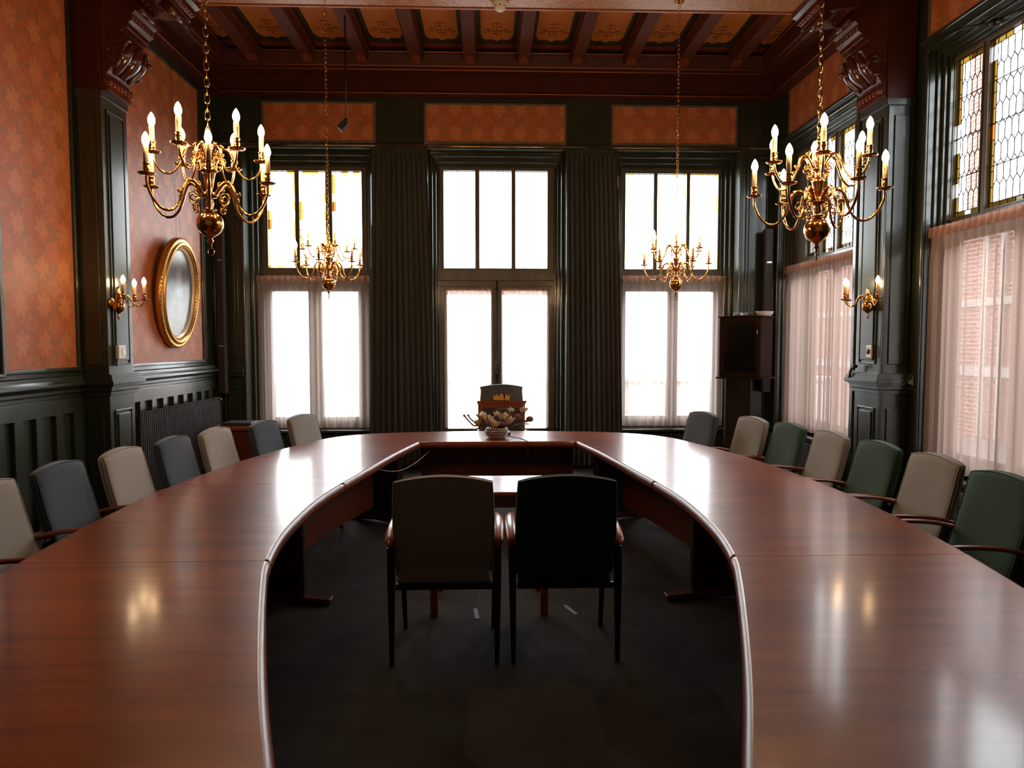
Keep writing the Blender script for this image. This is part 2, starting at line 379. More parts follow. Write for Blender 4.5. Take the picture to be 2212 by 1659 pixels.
def empty(name, loc=(0, 0, 0), rz=0.0):
    o = bpy.data.objects.new(name, None); C.objects.link(o); o.location = loc; o.rotation_euler = (0, 0, rz); return o
def tag(o, label=None, cat=None, group=None, kind=None):
    if label: o['label'] = label
    if cat: o['category'] = cat
    if group: o['group'] = group
    if kind: o['kind'] = kind
    return o
def struct(o): o['kind'] = 'structure'; return o
KIDS = {}
def dup(o, parent=None):
    c = o.copy(); C.objects.link(c)
    if parent: c.parent = parent
    for ch in [x for x in bpy.data.objects if x.parent == o]: dup(ch, c)
    return c
TX = lambda X: None
def on_y(y0, sgn=1):  # (u,z,d) on a wall facing -Y: d grows into the room
    return lambda u, z, d: (u, y0-d, z)
def on_xl(x0): return lambda u, z, d: (x0+d, u, z)
def on_xr(x0): return lambda u, z, d: (x0-d, u, z)
def spline(pts, n=6):
    out = []; P = [Vector(p) for p in pts]
    for i in range(len(P)-1):
        a = P[max(i-1, 0)]; b = P[i]; c = P[i+1]; d = P[min(i+2, len(P)-1)]
        for k in range(n):
            t = k/n; out.append(.5*((2*b)+(c-a)*t+(2*a-5*b+4*c-d)*t*t+(3*b-a-3*c+d)*t**3))
    out.append(P[-1]); return out

# ================================================================ SETTING
mb = MB(); mb.box(XL-.3, XR+.6, YF-.3, YB+.6, -.12, 0); struct(mb.build('floor', M['carpet']))

# ---- ceiling
ceil = MB(); ceil.box(XL-.3, XR+.6, YF-.3, YB+.6, ZC, ZC+.15); ceiling = struct(ceil.build('ceiling', M['joist']))
JX = [.424+.636*k for k in range(-5, 5)]
for i, x in enumerate(JX):
    j = MB(); j.box(x-.07, x+.07, 6.40, 8.66, 4.94, ZC); j.box(x-.085, x+.085, 6.40, 8.68, 5.06, 5.085)
    jo = j.build('joist', M['joist'], ceiling, bevel=.006)
    cp = MB(); cp.prism([(-.055, 8.67), (.055, 8.67), (.055, 8.52), (.03, 8.50), (.02, 8.46), (0, 8.44), (-.02, 8.46), (-.03, 8.50), (-.055, 8.52)], lambda a, b, d, x=x: (x+a, b, d), 4.928, 4.94)
    cp.build('painted_cap', M['strip'], jo)
for i in range(len(JX)+1):
    a = JX[i-1]+.075 if i > 0 else XL+.12; b = JX[i]-.075 if i < len(JX) else XR-.12
    if b-a < .1: continue
    c = (a+b)/2; h = (b-a)/2
    p = MB(); p.box(a, b, 6.42, 8.64, 5.143, 5.149); pn = p.build('scroll_border', M['scroll'], ceiling)
    p = MB(); p.box(a, b, 8.64, 8.9, 5.143, 5.149); p.build('stencil_strip', M['strip'], ceiling)
    hw = h-.055; out = [(-hw, 6.42), (hw, 6.42), (hw, 8.38)]
    for k in range(1, 12):
        t = k/12; xx = hw-2*hw*t; out.append((xx, 8.42+.12*(1-abs(2*t-1))**.8*1.0-.03*math.sin(2*PI*abs(2*t-1))))
    out.append((-hw, 8.38))
    p = MB(); p.prism(out, lambda q, r, d, c=c: (c+q, r, d), 5.136, 5.142); fld = p.build('orange_field', M['orange'], ceiling)
    p = MB()
    for sgn in (-1, 1):
        pts = [(c+sgn*(.01+.5*hw*t+.12*hw*math.sin(3*PI*t)), 8.33-.10*t+.04*math.sin(2*PI*t), 5.134) for t in [k/14 for k in range(15)]]
        p.tube(pts, .004, 5)
        ctr = (c+sgn*hw*.62, 8.26)
        p.tube([(ctr[0]+sgn*.045*math.cos(a_)*(1-a_/9), ctr[1]+.045*math.sin(a_)*(1-a_/9), 5.134) for a_ in [k*.45 for k in range(14)]], .004, 5)
    p.tube([(c, 8.40, 5.134), (c, 8.02, 5.134)], .004, 5)
    for q in (8.06, 8.14, 8.24): p.tube([(c-.06, q+.03, 5.134), (c, q, 5.134), (c+.06, q+.03, 5.134)], .004, 5)
    p.build('scroll_ornament', M['line'], fld)

def main_beam(y0, y1):
    b = MB(); b.box(XL, XR, y0, y1, 4.56, ZC); b.box(XL, XR, y0+.03, y1-.03, 4.535, 4.56); bo = b.build('main_beam', M['redwood'], ceiling, bevel=.01)
    u = MB(); u.box(PL+.66, PR-.66, y0+.05, y1-.05, 4.528, 4.535); u.build('carved_soffit', M['carved'], bo)
    e = MB()
    for yy in (y0-.015, y1-.012): e.box(XL, XR, yy, yy+.027, 4.53, 4.56)
    e.box(XL, XR, y0-.02, y1+.02, 4.86, 4.88); e.build('gilt_edge', M['highlight_line'], bo, bevel=.004)
    return bo
beam = main_beam(5.98, 6.42)
main_beam(3.40, 3.80)

# corbels: base, scroll body, upper mouldings, side scroll boards
def corbel(P, sg):
    T = lambda a, b, d: (P+sg*a, d, b)
    def prof(pts, y0, y1, mat, name, bev=.006, parent=beam):
        m = MB(); m.prism(pts, T, y0, y1); return m.build(name, mat, parent, bevel=bev)
    body = [(0, 3.66), (.05, 3.66), (.055, 3.69), (.03, 3.70), (.03, 3.73), (.065, 3.735), (.065, 3.765), (.035, 3.775), (.04, 3.80)]
    body += [(.05+.045*math.sin(t*PI)+.16*t**1.6, 3.80+.24*t) for t in [k/10 for k in range(1, 11)]]
    body += [(.235, 4.06), (.20, 4.09), (.165, 4.11), (.17, 4.14), (.22, 4.16), (.225, 4.20), (.26, 4.22), (.26, 4.27), (.30, 4.30), (.30, 4.36), (.26, 4.40), (.26, 4.53), (0, 4.53)]
    cb = prof(body, 6.01, 6.39, M['corbel'], 'corbel')
    r = MB()
    r.tube([(P+sg*.31, 6.0, 4.31), (P+sg*.31, 6.40, 4.31)], .026, 12)
    r.tube([(P+sg*.54, 6.0, 4.33), (P+sg*.54, 6.40, 4.33)], .036, 14)
    r.tube([(P+sg*.49, 6.01, 4.35), (P+sg*.49, 6.39, 4.35)], .016, 10)
    r.build('roll_moulding', M['corbel'], cb)
    d = MB()
    for k in range(7):
        yy = 6.03+k*.056
        d.obox((P+sg*.245, yy, 4.245), (1, 0, 0), (0, 1, .0), (0, 0, 1), .018, .017, .014); d.box(*sorted((P+sg*.03, P+sg*.075)), yy-.018, yy+.014, 3.70, 3.733)
    for k in range(5): d.box(*sorted((P+sg*.32, P+sg*.46)), 6.03+k*.075, 6.068+k*.075, 4.39, 4.44)
    for k in range(8): d.box(*sorted((P+sg*.575, P+sg*.61)), 6.01+k*.05, 6.035+k*.05, 4.41, 4.45)
    d.build('dentil', M['mahogany'], cb, bevel=.006)
    a = MB()
    for q, wdt in ((0, .078), (-.10, .045), (.10, .045)):
        pts = [(P+sg*(.07+.05*math.sin(t*PI)+.16*t**1.6), 6.2+q*(1+.4*math.sin(PI*t)), 3.81+.25*t) for t in [k/10 for k in range(11)]]
        a.tube(pts, [wdt*(.35+.75*math.sin(PI*min(1, .08+t*.9))) for t in [k/10 for k in range(11)]], 10, flat=.55)
    for yy in (6.02, 6.38):
        a.tube([(P+sg*(.10+.075*math.cos(t)*(1-t/16)), yy, 3.93+.10*math.sin(t)*(1-t/16)) for t in [k*.5 for k in range(18)]], .017, 8)
    for k in range(6): a.ball((P+sg*(.14+.018*k), 6.06+.055*k, 3.93+.02*(k % 3)), .028, 8, (1, 1.2, .8))
    a.build('acanthus_carving', M['corbel'], cb)
    top = [(.26, 4.40), (.50, 4.37), (.575, 4.37), (.575, 4.41), (.61, 4.42), (.61, 4.46), (.66, 4.48), (.66, 4.56), (.26, 4.56)]
    prof(top, 5.995, 6.405, M['corbel'], 'bracket_head', parent=cb)
    s_ = MB()
    pts = [(P+sg*.02, 5.975, 4.50), (P+sg*.18, 5.975, 4.50), (P+sg*.24, 5.975, 4.62), (P+sg*.34, 5.975, 4.66), (P+sg*.42, 5.975, 4.60), (P+sg*.43, 5.975, 4.52), (P+sg*.37, 5.975, 4.50), (P+sg*.36, 5.975, 4.55)]
    s_.tube(spline(pts, 6), .014, 8); s_.build('scroll_rail', M['redwood'], cb)
corbel(PL, 1); corbel(PR, -1)
# smoke detector rosette
ro = MB()
for k in range(12):
    a = 2*PI*k/12; ro.ball((.105+.062*math.cos(a), 6.25+.062*math.sin(a), 4.526), .022, 8, (1, 1, .5))
ro.lathe([(.0, 4.505), (.05, 4.51), (.062, 4.535)], 20, (.105, 6.25, 0)); ro.build('rosette', M['gold'], beam)

# ---- cornice
def cornice(to3, a0, a1, par, mitre0=0, mitre1=0):
    pr = [(0, 4.62), (.14, 4.62), (.14, 4.65), (.10, 4.665), (.10, 4.86), (.20, 4.885), (.20, 4.905), (.25, 4.925), (.30, 5.05), (.30, 5.08), (.12, 5.08), (.12, 5.16), (0, 5.16)]
    m = MB(); n = len(pr)
    vs = [to3(a0+o*mitre0, z, o) for o, z in pr]+[to3(a1-o*mitre1, z, o) for o, z in pr]
    m.add(vs, [tuple(range(n))[::-1], tuple(range(n, 2*n))]+[(i, (i+1) % n, n+(i+1) % n, n+i) for i in range(n)])
    c = m.build('cornice', M['redwood'], par)
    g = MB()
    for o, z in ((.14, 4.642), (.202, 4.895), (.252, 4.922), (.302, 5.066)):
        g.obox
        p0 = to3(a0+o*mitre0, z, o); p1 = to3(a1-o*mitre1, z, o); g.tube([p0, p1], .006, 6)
    g.build('highlight_line', M['highlight_line'], c); return c

# ---- back wall
WB = on_y(YB)
NB = [(-3.02, -1.45, 0, 4.03), (-.75, .98, 0, 4.03), (1.62, 3.17, 0, 4.03)]
m = MB(); m.plate(WB, XL-.3, XR+.6, -.12, ZC+.15, [(a, b, z0, z1) for a, b, z0, z1 in NB], 0, -.60)
wall_back = struct(m.build('wall_back', M['green']))
for a, b in ((-2.751, -1.414), (-.768, .951), (1.565, 3.105)):
    m = MB(); m.box(a, b, YB-.012, YB-.002, 4.103, 4.545); pn = m.build('wallpaper_frieze', M['paper_x'], wall_back)
    m = MB(); m.ring(WB, a-.03, b+.03, 4.073, 4.575, .03, 0, .022); m.build('frieze_moulding', M['green_lit'], pn, bevel=.006)
m = MB(); m.box(XL, XR, YB-.035, YB, 4.035, 4.062); m.build('picture_rail', M['green_lit'], wall_back, bevel=.008)
cornice(WB, XL, XR, wall_back, 1, 1)
for a, b in ((-3.36, -3.05), (-1.40, -.80), (1.03, 1.57), (3.20, 3.60)):
    m = MB()
    for z0, z1 in ((.2, 1.05), (1.42, 3.95)):
        m.ring(WB, a+.06, b-.06, z0, z1, .018, 0, .02); m.box(a+.10, b-.10, YB-.014, YB, z0+.05, z1-.05)
    m.box(a, b, YB-.05, YB, 1.19, 1.30); m.box(a, b, YB-.075, YB, 1.235, 1.27); m.box(a, a+.015, YB-.015, YB, 0, 4.0); m.box(b-.015, b, YB-.015, YB, 0, 4.0)
    m.build('wall_panelling', M['green'], wall_back, bevel=.005)
for a, b, z0, z1 in NB:
    m = MB(); m.ring(WB, a-.045, b+.045, -.05, z1+.02, .045, 0, .03); m.build('architrave', M['green'], wall_back, bevel=.01)
    m = MB()
    for k, (dd, ww) in enumerate(((-.18, .045), (-.26, .085), (-.33, .12))):
        m.plate(WB, a, b, .0, z1, [(a+ww, b-ww, -1, z1-ww*1.35)], dd, dd-.07)
    m.build('stepped_casing', M['green'], wall_back, bevel=.008)

def leaded(parent, to3, u0, u1, z0, z1, d, fr=.0, border=.045, col=.067, row=.155, seed=0, warm=.5, pale=.85, deep=False):
    """one leaded light: clear field, coloured border squares and lead cames"""
    rnd = random.Random(seed)
    g = MB(); g.plate(to3, u0+border, u1-border, z0+border, z1-border, [], d, d-.003); pane = g.build('leaded_pane', M['glass'], parent)
    groups = {'amber': MB(), 'glass': MB(), 'red_glass': MB(), 'pale': MB()}
    nz = max(3, round((z1-z0-2*border)/.12)); nu = max(2, round((u1-u0-2*border)/.075))
    cells = []
    hs = (z1-z0-2*border)/nz; ws = (u1-u0-2*border)/nu
    for k in range(nz):
        for a in (u0, u1-border): cells.append((a, a+border, z0+border+k*hs, z0+border+(k+1)*hs))
    for k in range(nu):
        for a in (z0, z1-border): cells.append((u0+border+k*ws, u0+border+(k+1)*ws, a, a+border))
    for a in (u0, u1-border):
        for b in (z0, z1-border): cells.append((a, a+border, b, b+border))
    for c in cells:
        r = rnd.random(); key = 'amber' if r < warm else ('red_glass' if warm and r < warm+.05 else ('glass' if r > pale else 'pale'))
        groups[key].plate(to3, c[0], c[1], c[2], c[3], [], d, d-.003)
    for key, nm in (('amber', 'amber_border_glass'), ('pale', 'pale_border_glass'), ('glass', 'clear_border_glass'), ('red_glass', 'orange_border_glass')):
        if groups[key].v: groups[key].build(nm, M['amber_deep' if (key == 'amber' and deep) else key], pane)
    L = MB(); th_ = [.004 if deep else .0022]
    def bar(a, b, c, e):
        t = th_[0]
        p0 = Vector(to3(a, b, d+.002)); p1 = Vector(to3(c, e, d+.002)); L.tube([p0, p1], t, 4, cap=False)
    for a in (u0, u0+border, u1-border, u1): bar(a, z0, a, z1)
    for b in (z0, z0+border, z1-border, z1): bar(u0, b, u1, b)
    for k in range(1, nz):
        for a in (u0, u1-border): bar(a, z0+border+k*hs, a+border, z0+border+k*hs)
    for k in range(1, nu):
        for a in (z0, z1-border): bar(u0+border+k*ws, a, u0+border+k*ws, a+border)
    th_[0] = .0048 if deep else .0009
    nc = max(3, round((u1-u0-2*border)/col)); cw = (u1-u0-2*border)/nc; nr = round((z1-z0-2*border)/row); rh = (z1-z0-2*border)/nr; am = .02
    for r in range(nr+1):
        zz = z0+border+r*rh
        if 0 < r < nr:
            for k in range(2*nc):
                a = u0+border+k*cw/2; s1 = am if (k+r) % 2 else -am
                bar(a, zz-s1, a+cw/2, zz+s1)
        if r < nr:
            lo = zz+(am if r > 0 else 0); hi = zz+rh-(am if r < nr-1 else 0)
            for k in range(0, 2*nc+1):
                if (k+r) % 2 == 1: continue
                if 0 < k < 2*nc: bar(u0+border+k*cw/2, lo, u0+border+k*cw/2, hi)
    L.build('lead_came', M['lead'], pane)
    s_ = MB()
    for q in (.25, .5, .75): s_.tube([to3(u0, z0+(z1-z0)*q, d+.012), to3(u1, z0+(z1-z0)*q, d+.012)], .0045 if deep else .002, 5)
    s_.build('saddle_bar', M['lead'], pane)
    return pane

def back_window(idx, op, lights, low, name):
    root = struct(empty(name))
    F = on_y(9.40); a, b = op
    holes = [(p, q, 2.577, 3.82) for p, q in lights]+list(low)
    m = MB(); m.plate(F, a, b, .46, 4.03, holes, .04, -.06); m.build('window_frame', M['green_lit'], root, bevel=.006)
    m = MB()
    for h in holes: m.ring(F, h[0]-.012, h[1]+.012, h[2]-.012, h[3]+.012, .014, .04, .052)
    m.box(a, b, 9.33, 9.37, 2.44, 2.50); m.build('glazing_moulding', M['green_lit'], root, bevel=.004)
    for k, (p, q) in enumerate(lights): leaded(root, F, p, q, 2.577, 3.82, -.01, seed=idx*10+k, border=.036, warm=(.5, .4, .1)[k] if idx == 1 else .0, pale=(.75, .6, .4)[k] if idx == 1 else .25)
    for h in low:
        m = MB(); m.plate(F, h[0], h[1], h[2], h[3], [], -.008, -.012); m.build('window_pane', M['glass'], root)
    return root
w1 = back_window(1, (-3.02, -1.45), [(-2.842, -2.487), (-2.434, -2.096), (-2.013, -1.632)], [(-2.80, -2.335, .64, 2.275), (-2.161, -1.693, .64, 2.275)], 'window_1')
w3 = back_window(3, (1.62, 3.17), [(1.794, 2.167), (2.214, 2.602), (2.645, 3.02)], [(1.808, 2.364, .64, 2.285), (2.506, 2.972, .64, 2.285)], 'window_3')
for (a, b), par in (((-3.02, -1.45), w1), ((1.62, 3.17), w3)):
    m = MB(); m.box(a, b, 9.10, 9.38, .455, .49); m.build('window_sill', M['green'], par, bevel=.008)
    m = MB(); m.box(a, b, 9.26, 9.45, 0, .46); m.box(a+.1, b-.1, 9.245, 9.26, .08, .4); m.build('apron_panel', M['green'], par, bevel=.006)
# centre door with transom
d1 = struct(empty('door_1')); F = on_y(9.40)
tl = [(-.579, -.168), (-.114, .306), (.354, .774)]
m = MB(); m.plate(F, -.75, .98, 0, 4.03, [(p, q, 2.58, 3.84) for p, q in tl]+[(-.615, .84, .05, 2.345)], .04, -.06); m.build('door_frame', M['green_lit'], d1, bevel=.006)
m = MB(); m.box(-.66, .88, 9.30, 9.37, 2.42, 2.50); m.box(-.70, .92, 9.32, 9.37, 2.50, 2.53)
for p, q in tl: m.ring(F, p-.012, q+.012, 2.568, 3.852, .014, .04, .052)
m.build('transom_moulding', M['green_lit'], d1, bevel=.005)
for k, (p, q) in enumerate(tl): leaded(d1, F, p, q, 2.58, 3.84, -.01, seed=50+k, border=.036, warm=.0, pale=.15)
for k, (p, q, g0, g1) in enumerate(((-.635, .1095, -.539, .032), (.1105, .857, .184, .770))):
    m = MB(); m.plate(F, p, q, .035, 2.365, [(g0, g1, .477, 2.293)], .02, -.03); m.ring(F, g0-.02, g1+.02, .457, 2.313, .02, .02, .034); m.box(g0+.04, g1-.04, 9.37, 9.38, .14, .38)
    lf = m.build('door_leaf', M['green_lit'], d1, bevel=.005)
    m = MB(); m.plate(F, g0, g1, .477, 2.293, [], -.008, -.012); m.build('door_glass', M['glass'], lf)
    hx = -.64 if k == 0 else .862
    for z in (2.0, 1.2, .3):
        m = MB(); m.tube([(hx, 9.355, z-.09), (hx, 9.355, z+.09)], .014, 8); m.build('hinge', M['green_lit'], lf)
m = MB(); m.box(.082, .138, 9.364, 9.382, .04, 2.36); m.build('meeting_stile', M['green_lit'], d1, bevel=.004)
m = MB(); m.tube([(.115, 9.34, .3), (.115, 9.34, 2.45)], .007, 8); m.box(.095, .135, 9.345, 9.37, 1.05, 1.28); m.tube([(.115, 9.33, 1.2), (.115, 9.29, 1.22), (.08, 9.28, 1.30), (.11, 9.285, 1.36)], .009, 8)
m.box(.10, .13, 9.34, 9.37, 2.28, 2.33); m.build('espagnolette_latch', M['black'], d1)
# outside: terrace, balustrade, neighbouring house
m = MB(); m.box(-20, 20, 9.6, 40, -.25, -.14); m.box(4.22, 40, -20, 9.6, -.25, -.14); struct(m.build('terrace_floor', M['paving']))
m = MB()
m.box(-6, 6, 12.0, 12.25, -.14, .95); m.box(-6, 6, 11.95, 12.3, .95, 1.03)
for k in range(24): m.box(-5.9+k*.5, -5.8+k*.5, 11.97, 12.0, .1, .9)
tag(m.build('terrace_parapet', M['plaster'], bevel=.01), 'low white parapet wall outside behind the glass double doors', 'wall')

# ---- left wall
WL = on_xl(XL)
m = MB(); m.box(XL-.3, XL, YF-.3, YB+.6, -.12, ZC+.15); wall_left = struct(m.build('wall_left', M['green']))
for a, b, zt in ((5.06, 5.935, 4.72), (6.80, 8.52, 4.52)):
    m = MB(); m.box(XL+.001, XL+.008, a, b, 1.41, zt); pn = m.build('wallpaper_panel', M['paper_y'], wall_left)
    m = MB(); m.ring(WL, a-.035, b+.035, 1.375, zt+.035, .035, 0, .03); m.build('panel_moulding', M['green'], pn, bevel=.01)
m = MB(); m.box(XL+.001, XL+.008, 3.0, 4.95, 2.25, 4.72); m.build('wallpaper_panel', M['paper_y'], wall_left)
m = MB(); m.ring(WL, 2.2, 5.04, 1.36, 2.19, .03, 0, .035); m.build('panel_moulding', M['green'], wall_left, bevel=.01)
m = MB(); m.ring(WL, 8.60, 8.93, 1.42, 4.5, .02, 0, .02); m.build('corner_stile', M['green'], wall_left, bevel=.006)
def dado(to3, a, b, par, name='dado_rail', grow=0):
    m = MB(); pr = [(0, 1.165), (.018, 1.165), (.018, 1.20), (.035, 1.205), (.035, 1.235), (.06, 1.25), (.085, 1.262), (.085, 1.285), (.06, 1.295), (.05, 1.31), (.05, 1.335), (.02, 1.345), (0, 1.345)]
    pr = [(o+grow*(o > 0), z) for o, z in pr]; n = len(pr)
    vs = [to3(a, z, o) for o, z in pr]+[to3(b, z, o) for o, z in pr]
    m.add(vs, [tuple(range(n))[::-1], tuple(range(n, 2*n))]+[(i, (i+1) % n, n+(i+1) % n, n+i) for i in range(n)])
    return m.build(name, M['green'], par, bevel=.004)
dado(WL, 2.0, 5.985, wall_left); dado(WL, 6.40, YB, wall_left)
def wainscot(to3, a, b, par, pitch=.243, rev=False):
    n = int((b-a)/pitch); off = (b-a-n*pitch)/2+a; holes = [(off+k*pitch+.045, off+(k+1)*pitch-.045, .2, 1.04) for k in range(n)]
    m = MB(); m.plate(to3, a, b, .12, 1.165, holes, .035, .0); m.build('wainscot_panelling', M['green'], par, bevel=.004)
    m = MB(); m.plate(to3, a, b, 0, .16, [], .05, 0); m.build('plinth', M['green'], par, bevel=.006)
wainscot(WL, 2.86, 5.975, wall_left); wainscot(WL, 6.41, 8.97, wall_left)
cornice(WL, 6.42, YB, wall_left, 0, 1)
# ---- right wall with two window niches
WR = on_xr(XR)
N4, N5 = (6.95, 8.80), (4.12, 5.83)
m = MB(); m.plate(WR, YF-.3, YB+.6, -.12, ZC+.15, [(N4[0], N4[1], .56, 3.98), (N5[0], N5[1], .56, 3.98)], 0, -.215)
wall_right = struct(m.build('wall_right', M['green']))
for a, b in ((6.45, 8.55), (3.2, 5.83)):
    m = MB(); m.box(XR-.010, XR-.001, a, b, 4.10, 4.66); pn = m.build('wallpaper_frieze', M['paper_y'], wall_right)
    m = MB(); m.ring(WR, a-.03, b+.03, 4.07, 4.69, .03, 0, .02); m.build('frieze_moulding', M['green_lit'], pn, bevel=.006)
for a, b in (N4, N5):
    m = MB(); m.plate(WR, a-.07, b+.05, .5, 4.07, [(a, b, .56, 3.98)], .03, 0); m.box(XR-.06, XR, a-.09, b+.06, 4.04, 4.075); m.build('architrave', M['green'], wall_right, bevel=.01)
    m = MB()
    for k, (dd, ww) in enumerate(((-.05, .02), (-.09, .05), (-.12, .075))): m.plate(WR, a, b, .56, 3.98, [(a+ww, b-ww, .5, 3.98-ww*.9)], dd, dd-.05)
    m.build('stepped_casing', M['green'], wall_right, bevel=.006)
def right_window(name, op, lights, low, seed):
    root = struct(empty(name)); F = on_xr(3.80)
    holes = [(p, q, 2.617, 3.88) for p, q in lights]+[(p, q, .72, 2.42) for p, q in low]
    m = MB(); m.plate(F, op[0], op[1], .56, 3.98, holes, .02, -.025); m.build('window_frame', M['green_lit'], root, bevel=.005)
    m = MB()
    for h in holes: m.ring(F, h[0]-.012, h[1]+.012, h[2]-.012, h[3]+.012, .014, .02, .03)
    m.build('glazing_moulding', M['green_lit'], root, bevel=.003)
    for k, (p, q) in enumerate(lights): leaded(root, F, p, q, 2.617, 3.88, -.01, seed=seed+k, warm=.88, deep=True)
    for p, q in low:
        m = MB(); m.plate(F, p, q, .72, 2.42, [], -.008, -.012); m.build('window_pane', M['glass'], root)
    m = MB(); m.box(3.55, 3.80, op[0]-.05, op[1]+.05, .52, .56); m.build('window_sill', M['green'], root, bevel=.008)
right_window('window_4', N4, [(8.085, 8.405), (7.73, 8.01), (7.32, 7.64), (7.02, 7.25)], [(7.05, 7.62), (7.70, 8.15), (8.22, 8.62)], 70)
right_window('window_5', N5, [(5.425, 5.75), (4.72, 5.355), (4.32, 4.65)], [(4.3, 4.92), (5.02, 5.64)], 80)
dado(WR, 6.40, 6.93, wall_right); dado(WR, 5.86, 5.985, wall_right)
cornice(WR, 6.42, YB, wall_right, 0, 1)
m = MB()
for z0, z1 in ((.2, 1.05), (1.42, 3.9)): m.ring(WR, 6.45, 6.86, z0, z1, .02, 0, .018); m.ring(WR, 8.84, 8.97, z0, z1, .015, 0, .015)
m.build('wall_panelling', M['green'], wall_right, bevel=.005)
m = MB(); m.box(XL-.3, XR+.6, YF-.3, YF, -.12, ZC+.15); wf = struct(m.build('wall_front', simple('bounce_wall_plaster', (.50, .40, .31), .8, var=.04)))  # unseen wall; pale colour added to bounce light onto the chair backs
# pilasters
def pilaster(P, sg, par, to3f):
    x0, x1 = sorted((P-sg*.24, P))
    m = MB(); m.box(x0, x1, PY0, PY1, 0, 3.66); pl = m.build('pilaster', M['green'], par, bevel=.006)
    m = MB(); m.box(x0, x1, PY0+.01, PY1-.01, 3.66, 4.62); m.build('pilaster_head', M['redwood'], pl, bevel=.006)
    m = MB()
    for z0, z1 in ((.25, 1.04), (1.42, 3.52)):
        m.ring(to3f, PY0+.07, PY1-.07, z0, z1, .014, 0, .012); m.plate(to3f, PY0+.105, PY1-.105, z0+.035, z1-.035, [], .016, 0)
    side = on_y(PY0); a, b = x0+.06, x1-.05
    for z0, z1 in ((.25, 1.04), (1.42, 3.52)): m.plate(side, a+.0, b, z0, z1, [], .012, 0); 
    m.plate(side, x0+.0, x0+.02, 0, 3.6, [], .02, 0)
    m.plate(to3f, PY0-.012, PY1+.012, 3.60, 3.66, [], .012, -.24)
    m.build('raised_panel', M['green'], pl, bevel=.005)
    pr = [(0, 1.165), (.018, 1.165), (.018, 1.20), (.035, 1.205), (.035, 1.235), (.055, 1.25), (.07, 1.262), (.07, 1.285), (.055, 1.295), (.045, 1.31), (.045, 1.335), (.02, 1.345)]
    m = MB()
    for i in range(len(pr)-1):
        (o0, z0), (o1, z1) = pr[i], pr[i+1]
        if abs(z1-z0) < 1e-6: continue
        o = (o0+o1)/2; m.box(min(P+sg*o, P-sg*.24), max(P+sg*o, P-sg*.24), PY0-o, PY1+o, z0, z1)
    m.box(min(P+sg*.03, P-sg*.24), max(P+sg*.03, P-sg*.24), PY0-.03, PY1+.03, 0, .16)
    m.build('dado_rail', M['green'], pl, bevel=.004)
pilaster(PL, 1, wall_left, on_xl(PL)); pilaster(PR, -1, wall_right, on_xr(PR))
m = MB(); m.box(3.02, 3.34, 8.93, 8.985, .1, 1.17); m.build('backing_board', M['cab_wood'], wall_back)

# ---- neighbouring brick house
h = empty('brick_house', (9.0, 12.0, 0)); tag(h, 'red brick house with pale stone bands seen through the voile curtains', 'house')
m = MB()
m.box(0, 3, -14, 8, -.14, 3.95)
m.box(.2, .3, 1.25, 1.55, 3.95, 9)
m.build('brick_wall', M['brick'], h)
m = MB(); m.box(-.06, .4, -14, 8, 1.0, 1.18); m.box(-.06, .4, -14, 8, 2.28, 2.42); m.box(-.08, 3, -14, 8, 3.95, 4.1)
for y in (-3.1, -2.2, -.9, .1, .55, 1.7, 3.1): m.box(-.05, .3, y, y+.14, -.1, 3.95)
m.build('stone_band', M['stone'], h)

# ================================================================ CURTAINS
def curtain(name, fn_path, z0, z1, folds, amp, nu=220, nv=14, mat=None, head=.1, flare=0, seed=1, hem=0.0):
    """fn_path(t, off)->(x,y); t 0..1 along the rail, off = depth offset"""
    r = random.Random(seed); ph = [r.random()*6 for _ in range(6)]
    def f(u, v):
        z = z1+(z0-z1)*v; hd = min(1, v/.12)
        a = amp*(.35+.65*hd)
        wob = math.sin(2*PI*folds*u+1.2*math.sin(3*u+ph[0]))+.45*math.sin(2*PI*folds*.53*u+ph[1]+v*.8)+.25*math.sin(2*PI*folds*1.9*u+ph[2]+v)
        pinch = math.sin(2*PI*folds*1.6*u)*.9 if v < .04 else 0
        off = a*(wob*hd+pinch*(1-hd)); t = u+.004*math.sin(2*PI*folds*u*2+ph[3])*hd
        x, y = fn_path(t, off, v); return (x, y, z+hem*math.sin(9*u+ph[4])*v)
    m = MB(); m.grid(f, nu, nv); o = m.build(name, mat or M['sheer'], recalc=False)
    m = MB(); Lr = math.hypot(*[p-q for p, q in zip(fn_path(0, 0, 0), fn_path(1, 0, 0))]); n_ = int(Lr/.075)
    def g(u, v):
        x, y = fn_path(u, .012+.012*math.sin(2*PI*n_*u)+.004*v, 0); return (x, y, z1+.008-.085*v)
    m.grid(g, n_*8, 2); m.build('heading', M['heading'], o, recalc=False); return o
def straight_y(x0, x1, y, flare=(0, 0)):
    def p(t, off, v):
        a = x0-flare[0]*v; b = x1+flare[1]*v; return (a+(b-a)*t, y-off)
    return p
def straight_x(y0, y1, x):
    def p(t, off, v): return (x-off, y0+(y1-y0)*t)
    return p
o = curtain('sheer_curtain', straight_y(-2.98, -1.50, 9.27), .505, 2.46, 15, .016, seed=2, nv=16)
tag(o, 'pinkish sheer curtain on the tall window beside the portrait corner', 'curtain', 'sheer voile curtains')
o = curtain('sheer_curtain', straight_y(1.75, 3.15, 9.27), .515, 2.475, 14, .016, seed=5, nv=16)
tag(o, 'pinkish sheer curtain on the tall window beside the corner cabinet', 'curtain', 'sheer voile curtains')
o = curtain('sheer_curtain', straight_x(6.98, 8.80, 3.69), .58, 2.54, 19, .020, seed=8, mat=M['sheer_s'])
tag(o, 'pinkish sheer curtain between the corner cabinet and the two-armed wall light pilaster', 'curtain', 'sheer voile curtains')
